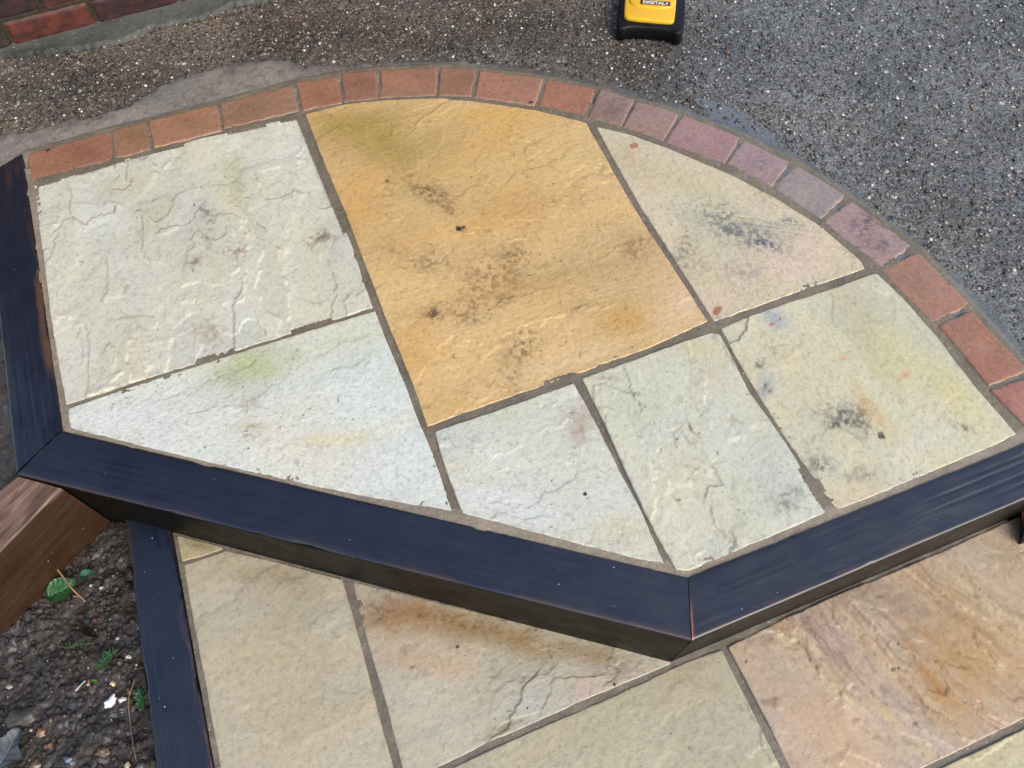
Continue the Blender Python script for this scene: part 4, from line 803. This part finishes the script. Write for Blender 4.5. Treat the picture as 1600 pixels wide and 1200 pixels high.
mat_leaf = simple('green_leaf', (.022, .085, .020), .3); mat_leaf2 = simple('grey_leaf', (.060, .066, .075), .45)
mat_wetleaf = simple('brown_leaf', (.045, .028, .022), .22); mat_twig = simple('dry_twig', (.30, .17, .085), .5); mat_stem = simple('green_stem', (.06, .10, .028), .5)
mat_pale = simple('pale_stick', (.55, .52, .46), .5); mat_vein = simple('leaf_vein', (.09, .22, .10), .4); mat_bright = simple('bright_leaf', (.13, .30, .03), .45)
def leaf(name, label, px, py, L, W, rot, mat, lobes=0, curl=.006, veins=None, seed=1, parent=None, loc=None, wav=.004):
    n_, m_ = 26, 17; s = np.linspace(0, 1, n_)[:, None]; t = np.linspace(-1, 1, m_)[None]
    wd = W / 2 * np.sin(math.pi * np.clip(s, 0, 1) ** .75) ** .7
    if lobes: wd = wd * (1 + .28 * np.cos(s * lobes * 2 * math.pi))
    x = s * L + 0 * t; y = wd * t; z = curl * (np.abs(t) ** 1.5 * 1.2 + np.sin(s * 3) * .6) + (fbm(x * 60, y * 60, 2, seed) - .5) * wav - .0015 * np.exp(-(t * 6) ** 2) + .0012 * np.sin(s * 40 - np.abs(t) * 7)
    V = np.stack([x - L / 2, y, z], -1).reshape(-1, 3); F = grid_faces(n_, m_)
    lo = V.copy(); lo[:, 2] -= .0007; off = len(V)
    b_ = border(n_, m_); j = np.arange(len(b_)); jn = (j + 1) % len(b_); sk = np.stack([b_[j], off + b_[j], off + b_[jn], b_[jn]], -1)
    V2 = np.concatenate([V, lo]); F2 = np.concatenate([orient(V, F), orient(V, F)[:, ::-1] + off, sk])
    o = mesh(name, V2, F2, mat, parent); o.rotation_euler = (0, 0, rot)
    o.location = loc if loc is not None else on_soil(px, py, .008)
    if label: tag(o, label, 'leaf')
    if veins:
        vv, ff = [], []
        def strip(a, b, w_):
            N = 10; base_ = len(vv)
            for i_ in range(N):
                q_ = i_ / (N - 1); xx = a[0] + (b[0] - a[0]) * q_; yy = a[1] + (b[1] - a[1]) * q_
                s_ = np.clip(xx / L, 0, 1); wl = max(1e-4, float(np.interp(s_, s[:, 0], wd[:, 0]))); t_ = np.clip(yy / wl, -1, 1)
                z_ = float(curl * (abs(t_) ** 1.5 * 1.2 + math.sin(s_ * 3) * .6) + (fbm(np.array([xx * 60]), np.array([yy * 60]), 2, seed)[0] - .5) * wav + .0012 * math.sin(s_ * 40 - abs(t_) * 7)) + .0004
                d_2 = np.array([-(b[1] - a[1]), b[0] - a[0]]); d_2 = d_2 / np.linalg.norm(d_2) * w_ * (1 - .6 * q_)
                for sg_, dz_ in ((-1, -.0012), (0, .0004), (1, -.0012)): vv.append((xx - L / 2 + d_2[0] * sg_, yy + d_2[1] * sg_, z_ + dz_))
            for i_ in range(N - 1):
                for q_ in range(2): a_ = base_ + i_ * 3 + q_; ff.append((a_, a_ + 1, a_ + 4, a_ + 3))
        strip((0, 0), (L * .97, 0), .0011)
        for i_ in range(5):
            a_ = L * (.12 + i_ * .16)
            for sg in (-1, 1): strip((a_, 0), (a_ + L * .16, sg * W * .34 * math.sin(math.pi * (.2 + i_ * .14))), .0006)
        mesh('vein', vv, ff, veins, o)
    return o
g1 = leaf('leaf', 'broad glossy dark green leaf against the brown sleeper', 100, 922, .062, .052, .45, mat_leaf, veins=mat_vein, seed=3)
g2 = leaf('leaf', 'small bluish green leaf tip right of the broad green one', 140, 899, .028, .020, .2, simple('blue_green_leaf', (.02, .09, .05), .35), veins=mat_vein, seed=5)
g3 = leaf('leaf', 'grey withered veined leaf in the bottom left corner', 14, 1172, .080, .062, 1.2, mat_leaf2, lobes=2, veins=simple('grey_vein', (.13, .14, .16), .5), seed=6, curl=.008)
g4 = leaf('leaf', 'curled wet dark brown leaf in the middle of the soil', 148, 990, .045, .018, -.55, mat_wetleaf, curl=.014, seed=8)
g5 = leaf('leaf', 'tiny bright green leaf scrap above the cream pebble', 153, 1066, .013, .0055, -.3, mat_bright, seed=9, curl=.002)

def tube(name, pts, r, mat, parent=None, taper=.6, sides=7):
    P = np.array(pts, float); n_ = 5 * len(P); ts = np.linspace(0, 1, n_); Q = resample3(P, ts); V, F = [], []
    for i_, q in enumerate(Q):
        t_ = Q[min(i_ + 1, n_ - 1)] - Q[max(i_ - 1, 0)]; t_ /= np.linalg.norm(t_); a_ = np.cross(t_, [0, 0, 1]); a_ /= np.linalg.norm(a_) + 1e-9; b_ = np.cross(a_, t_)
        rr_ = r * (1 - (1 - taper) * i_ / n_) * (.9 + .2 * random.random())
        for k_ in range(sides): V.append(q + rr_ * (math.cos(k_ / sides * 6.283) * a_ + math.sin(k_ / sides * 6.283) * b_))
    for i_ in range(n_ - 1):
        for k_ in range(sides): a_ = i_ * sides + k_; b_ = i_ * sides + (k_ + 1) % sides; F.append((a_, b_, b_ + sides, a_ + sides))
    V += [Q[0], Q[-1]]; nv_ = len(V)
    F += [(nv_ - 2, (k_ + 1) % sides, k_, k_) for k_ in range(0)]
    return mesh(name, V, F, mat, parent)
def resample3(P, ts):
    seg = np.linalg.norm(np.diff(P, axis=0), axis=1); s = np.concatenate([[0], np.cumsum(seg)]); s /= s[-1]
    # smooth by cubic-ish interpolation
    Q = np.stack([np.interp(ts, s, P[:, i]) for i in range(3)], -1); Q[1:-1] = (Q[:-2] + 2 * Q[1:-1] + Q[2:]) / 4; return Q
tw = empty('twig', on_soil(94, 890, .018)); tag(tw, 'pale brown dry twig lying across the green leaf', 'twig')
o_ = np.array(tw.location)
tube('stem', [on_soil(94, 889, .020) - o_, on_soil(105, 904, .018) - o_, on_soil(120, 924, .014) - o_, on_soil(135, 941, .008) - o_], .0021, mat_twig, tw)
tube('side_shoot', [on_soil(126, 934, .010) - o_, on_soil(118, 933, .010) - o_], .0011, mat_twig, tw)
t1 = tube('stick', [on_soil(121, 1080, .005), on_soil(136, 1064, .006)], .0014, mat_pale); tag(t1, 'short straight white stick on the soil', 'stick')
t2 = tube('stick', [on_soil(143, 1079, .004), on_soil(141, 1070, .005), on_soil(139, 1064, .004)], .0013, mat_twig); tag(t2, 'short tan stick beside the white stick', 'stick')
t3 = tube('twig', [on_soil(146, 939, .004), on_soil(165, 933, .008), on_soil(180, 928, .006), on_soil(196, 923, .004)], .0014, mat_wetleaf); tag(t3, 'thin black twig reaching to the lower sleeper', 'twig')
t4 = tube('stalk', [on_soil(213, 1062, .008), on_soil(203, 1095, .010), on_soil(204, 1130, .008), on_soil(212, 1160, .009), on_soil(217, 1190, .006)], .0009, simple('straw_stem', (.22, .17, .07), .5)); tag(t4, 'long thin straw coloured stalk beside the lower sleeper', 'stalk')
def sprig(label, pts, n_, seed, spread):
    rg = np.random.default_rng(seed); b = on_soil(*pts[0], .01); e_ = empty('weed_sprig', b); tag(e_, label, 'weed'); ob = np.array(b)
    P_ = np.array([on_soil(x_, y_, .012) - ob for x_, y_ in pts]); tube('stem', P_, .0010, mat_stem, e_)
    V, F = [], []
    for k_ in range(n_):
        t_ = rg.random(); q = resample3(P_, np.array([0, t_, 1]))[1] if len(P_) > 2 else P_[0] * (1 - t_) + P_[-1] * t_
        a_ = rg.uniform(0, 6.28); l_ = spread * rg.uniform(.4, 1); d_ = np.array([math.cos(a_), math.sin(a_), rg.uniform(-.1, .5)]) * l_; nvv = np.array([-d_[1], d_[0], 0]) / l_ * .0014
        i_ = len(V); V += [q, q + d_ * .5 + nvv, q + d_, q + d_ * .5 - nvv + [0, 0, .0006]]; F.append((i_, i_ + 1, i_ + 2, i_ + 3))
    fo = mesh('foliage', V, F, mat_leaf if seed % 2 else mat_stem, e_)
    return e_
sprig('ferny green weed sprig in the middle right of the soil', [(190, 1016), (172, 1030), (155, 1048)], 60, 3, .020)
sprig('sparse dark green weed runner left of the curled leaf', [(92, 1010), (110, 1014), (130, 1008), (150, 1006)], 16, 5, .014)
sprig('low green moss tuft growing against the lower sleeper', [(220, 1075), (222, 1095), (225, 1110)], 70, 7, .014)

# ------------------------------------------------------------------ house wall with real bricks
WZ = .012
W0, W1 = at(0, 76, WZ), at(300, -1, WZ); wd_ = (W1 - W0)[:2]; wd_ /= np.linalg.norm(wd_); wn_ = np.array([-wd_[1], wd_[0]])  # into the wall
org = W0[:2] - wd_ * .85; wlen = 2.75; WH = 1.95
ang = math.atan2(wd_[1], wd_[0])
wall = empty('house_wall', (org[0], org[1], 0)); wall.rotation_euler = (0, 0, ang)
tag(wall, 'old red brick house wall rising at the top left', 'wall')
def boxmesh(name, x0, x1, y0, y1, z0, z1, mat, parent, col):
    V = np.array([(x, y, z) for x in (x0, x1) for y in (y0, y1) for z in (z0, z1)], float)
    F = [(0, 1, 3, 2), (4, 6, 7, 5), (0, 4, 5, 1), (2, 3, 7, 6), (0, 2, 6, 4), (1, 5, 7, 3)]
    return mesh(name, V, F, mat, parent, np.tile([*col, .3], (8, 1)), smooth=False)
boxmesh('mortar', 0, wlen, .007, .22, -.2, WH, mat_mortar, wall, lin(128, 118, 92, .5))
def wbrick(w, h, d, seed):
    n_, m_ = 30, 12; x = np.linspace(0, w, n_)[None] + np.zeros((m_, 1)); z = np.linspace(0, h, m_)[:, None] + np.zeros((1, n_))
    dd = np.minimum(np.minimum(x, w - x), np.minimum(z, h - z)); y = (fbm(x * 60 + seed, z * 60, 3, seed) - .5) * .003 + .004 * (1 - np.sqrt(1 - (1 - np.clip(dd / .006, 0, 1)) ** 2))
    V = np.stack([x, y, z], -1).reshape(-1, 3); F = grid_faces(m_, n_); b_ = border(m_, n_)
    bk = V[b_].copy(); bk[:, 1] = d; off = len(V); j = np.arange(len(b_)); jn = (j + 1) % len(b_); sk = np.stack([b_[j], off + b_[j], off + b_[jn], b_[jn]], -1)
    return np.concatenate([V, bk]), np.concatenate([F, sk[:, ::-1]])
course = .075
x_red0 = .85 + float(np.dot(at(24, 64, WZ)[:2] - W0[:2], wd_))
zbase = WZ - .004
wcols = {(0, 2): (172, 78, 58), (0, 3): (112, 54, 52), (1, 2): (98, 56, 58), (1, 1): (124, 88, 80), (0, 1): (104, 82, 66)}
for r_ in range(28):
    off_ = 0 if r_ % 2 == 0 else -.1125
    for i_ in range(-4, 13):
        x0 = x_red0 + off_ + (i_ - 2) * .225; x1 = x0 + .215
        x0c, x1c = max(x0, 0), min(x1, wlen)
        if x1c - x0c < .04: continue
        V, F = wbrick(x1c - x0c, .065, .05, (r_ * 31 + i_ + 5) % 911)
        col = np.array(wcols.get((r_, i_), (random.uniform(98, 140), random.uniform(54, 74), random.uniform(50, 62)))); col = lin(*col, .55)
        o = mesh('brick', V, F, mat_wallbrick, wall, np.tile([*col, .3], (len(V), 1)) * np.concatenate([(.04 + .62 * fbm(V[:, :1] * 55 + r_, V[:, 2:] * 55, 3, i_ + 9)) * np.ones((1, 3)), np.ones((len(V), 1))], -1))
        o.location = (x0c, random.uniform(-.001, .001), zbase + r_ * course)
mat_overhang = simple('overhang_dark', (.03, .028, .026), .5)
# coping of the wall
boxmesh('coping', -.03, wlen + .03, -.03, .25, WH + .001, WH + .05, mat_mortar, wall, (.2, .19, .17))

boxmesh('added_overhang', -.05, wlen + .05, -.26, .30, WH - .14, WH - .001, mat_overhang, wall, (.04, .035, .03))  # unseen overhang, added to block sky and darken wall and reflections
# cement fillet at the wall foot
FP = poly([(-120, 125), (0, 88), (60, 84), (120, 76), (175, 70), (214, 56), (240, 43), (320, 28), (364, 8), (435, -2), (520, -16), (640, -40)], 0)
nst = 420; ts = np.linspace(0, 1, nst); Q = resample(FP, ts)
tw_ = (Q[:, :2] - org) @ wd_; foot = org + tw_[:, None] * wd_
m_ = 40; v = np.linspace(0, 1, m_)[None, :, None]
edge = Q[:, None, :2] + ((fbm(ts * 90, ts * 0, 4, 5) - .5) * .018)[:, None, None] * -wn_
G = edge * (1 - v) + (foot[:, None] + wn_ * .012) * v
x, y = G[..., 0], G[..., 1]; vv_ = v[..., 0] + 0 * x
z = -.012 + ss(0, .16, vv_) * (.012 + .004 * vn(x * 20, y * 20, 3)) + vv_ ** 1.6 * .014 + (fbm(x * 40, y * 40, 4, 8) - .5) * .005
cf = np.ones(x.shape + (3,)) * lin(112, 112, 106, .42) * (.65 + .7 * fbm(x * 16, y * 16, 4, 9)[..., None])
cf = blot((x, y), cf, 60, 85, 60, 12, -12, lin(44, 46, 36, .5), .85); cf = blot((x, y), cf, 185, 32, 22, 8, -20, lin(48, 48, 50, .5), .8); cf = blot((x, y), cf, 10, 92, 40, 9, -10, lin(36, 44, 36, .5), .8)
cf = cf * (1 - .75 * np.exp(-(vv_ / .05) ** 2) * ss(.3, .5, fbm(x * 14, y * 14, 2, 10)))[..., None]
V = np.stack([x, y, z], -1).reshape(-1, 3)
fil = mesh('cement_fillet', V, orient(V, grid_faces(nst, m_)), mat_mortar, None, np.concatenate([cf, np.full(x.shape + (1,), .12)], -1).reshape(-1, 4)); tag(fil, kind='structure')

# ------------------------------------------------------------------ red brick at the lower patio's right end
V, F = wbrick(.215, .065, .10, 77)
rb = mesh('brick', V, F, mat_wallbrick, None, np.tile([*lin(120, 62, 50, .5), .4], (len(V), 1)))
pp = at(1600, 850, -.245); rb.location = (pp[0], pp[1] + .0, -.262); rb.rotation_euler = (0, 0, math.radians(28)); tag(rb, 'dark red brick at the right edge below the weathered black sleeper', 'brick')

# ------------------------------------------------------------------ yellow and black digital tool
zt = -.004
f0, f1 = at(963, 62, zt), at(1062, 70, zt); ex = (f1 - f0)[:2]; Wt = np.linalg.norm(ex); ex /= Wt; ey = np.array([-ex[1], ex[0]])
tool = empty('measuring_tool', (*((f0 + f1)[:2] / 2), zt)); tool.rotation_euler = (0, 0, math.atan2(ex[1], ex[0])); tag(tool, 'yellow and black handheld digital measuring tool on the wet concrete', 'measuring tool')
m_rub, nt, p = M('black_rubber'); p.inputs['Base Color'].default_value = (.004, .004, .006, 1); p.inputs['Roughness'].default_value = .5; p.inputs['Specular IOR Level'].default_value = .25
m_yel, nt, p = M('yellow_plastic'); p.inputs['Base Color'].default_value = (.72, .40, .012, 1); p.inputs['Roughness'].default_value = .3; p.inputs['Coat Weight'].default_value = .3
co_ = nd(nt, 'ShaderNodeTexCoord').outputs['Object']; nt.links.new(mix(nt, maprange(nt, noise(nt, co_, 350, 2), .62, .72, 0, .4), (.74, .42, .012), (.35, .20, .03)), p.inputs['Base Color'])
m_org, nt, p = M('orange_print'); p.inputs['Base Color'].default_value = (.55, .16, .02, 1)
m_blk, nt, p = M('label_black'); p.inputs['Base Color'].default_value = (.012, .01, .01, 1); p.inputs['Roughness'].default_value = .4
m_wht, nt, p = M('print_white'); p.inputs['Base Color'].default_value = (.8, .78, .72, 1)
def prism(name, prof, z0, z1, mat, parent, bev=.004, n_=4, rnd_=2):
    """outline extruded upwards, its upper edge rounded"""
    P = np.array(prof, float); 
    # smooth the outline (Chaikin)
    for _ in range(rnd_): Qn = np.roll(P, -1, 0); P = np.stack([P * .75 + Qn * .25, P * .25 + Qn * .75], 1).reshape(-1, 2)
    N = len(P); t_ = np.roll(P, -1, 0) - np.roll(P, 1, 0); nr = np.stack([t_[:, 1], -t_[:, 0]], -1); nr /= np.linalg.norm(nr, axis=1)[:, None]
    V = [np.c_[P, np.full(N, z0)]]
    for k_ in range(n_ + 1):
        a_ = k_ / n_ * math.pi / 2; V.append(np.c_[P - nr * bev * (1 - math.cos(a_)), np.full(N, z1 - bev + bev * math.sin(a_))])
    R_ = len(V); V = np.concatenate(V); F = []
    for k_ in range(R_ - 1):
        for j_ in range(N): a_ = k_ * N + j_; b_ = k_ * N + (j_ + 1) % N; F.append((a_, b_, b_ + N, a_ + N))
    o = mesh(name, V, F, mat, parent, ngons=[tuple(range((R_ - 1) * N, R_ * N)), tuple(range(N))[::-1]])
    md = o.modifiers.new('ws', 'WEIGHTED_NORMAL') if False else None
    return o
w2 = Wt / 2; LT = .215
body = [(-w2 - .004, .05), (-w2 - .003, .015), (-w2 + .001, 0), (-w2 + .016, -.003), (-w2 + .030, .009), (0, .014), (w2 - .028, .009), (w2 - .016, -.003), (w2 - .002, 0), (w2 + .005, .018), (w2 + .006, .06), (w2 + .004, LT - .02), (w2 - .012, LT), (-w2 + .012, LT), (-w2 - .004, LT - .02)]
prism('rubber_bumper', body, .0, .038, m_rub, tool, .007)
yz = .040
def tl(px, py, z):
    q = at(px, py, z)[:2] - np.array(tool.location)[:2]; return np.array([q @ ex, q @ ey])
ya, yb, yc, yd = tl(974, 26, zt + yz), tl(1053, 38, zt + yz), tl(1003, 37, zt + yz), tl(1059, 4, zt + yz)
yl = ya[0]; yr = yb[0]; yy0 = yb[1]
prism('yellow_body', [(yl, yy0 + .022), (yl + .004, yy0 + .008), (yl + .022, yy0 + .001), (yr - .016, yy0 - .0005), (yr - .002, yy0 + .004), (yr + .001, yy0 + .018), (yr + .002, LT - .05), (yr - .012, LT - .03), (yl + .01, LT - .03), (yl - .002, LT - .05)], .018, .048, m_yel, tool, .005)
# raised step of the shell with the badge on it
prism('badge_panel', [(yl + .012, yy0 + .0455), (yr - .004, yy0 + .0455), (yr - .004, yy0 + .10), (yl + .012, yy0 + .10)], .047, .0525, m_yel, tool, .004)
wy = yr - yl; bx0, by0 = yl + .30 * wy, yy0 + .0552; bx1 = yr - .10 * wy
prism('badge_border', [(bx0, by0), (bx1, by0), (bx1, by0 + .019), (bx0, by0 + .019)], .052, .0535, m_org, tool, .0004, rnd_=0)
prism('badge', [(bx0 + .0015, by0 + .0015), (bx1 - .0015, by0 + .0015), (bx1 - .0015, by0 + .0175), (bx0 + .0015, by0 + .0175)], .0525, .0541, m_blk, tool, .0004, rnd_=0)
tc = bpy.data.curves.new('lettering', 'FONT'); tc.body = 'DIGITAL+'; tc.size = .0135; tc.align_x = 'CENTER'; tc.extrude = .0002; tc.offset = .0004; tc.materials.append(m_wht)
to = link(bpy.data.objects.new('lettering', tc), tool); to.location = ((bx0 + bx1) / 2, by0 + .0032, .0544)
tc.size = .0098 * (bx1 - bx0) / .050
prism('ridge', [(-.018, .020), (.018, .020), (.018, .0165), (-.018, .0165)], .036, .040, m_rub, tool, .002)

bpy.context.view_layer.update()
lm = bpy.data.meshes.new_from_object(to.evaluated_get(bpy.context.evaluated_depsgraph_get())); lo_ = to.location.copy()
bpy.data.objects.remove(to)
if not lm.materials: lm.materials.append(m_wht)
lt = link(bpy.data.objects.new('lettering', lm), tool); lt.location = lo_
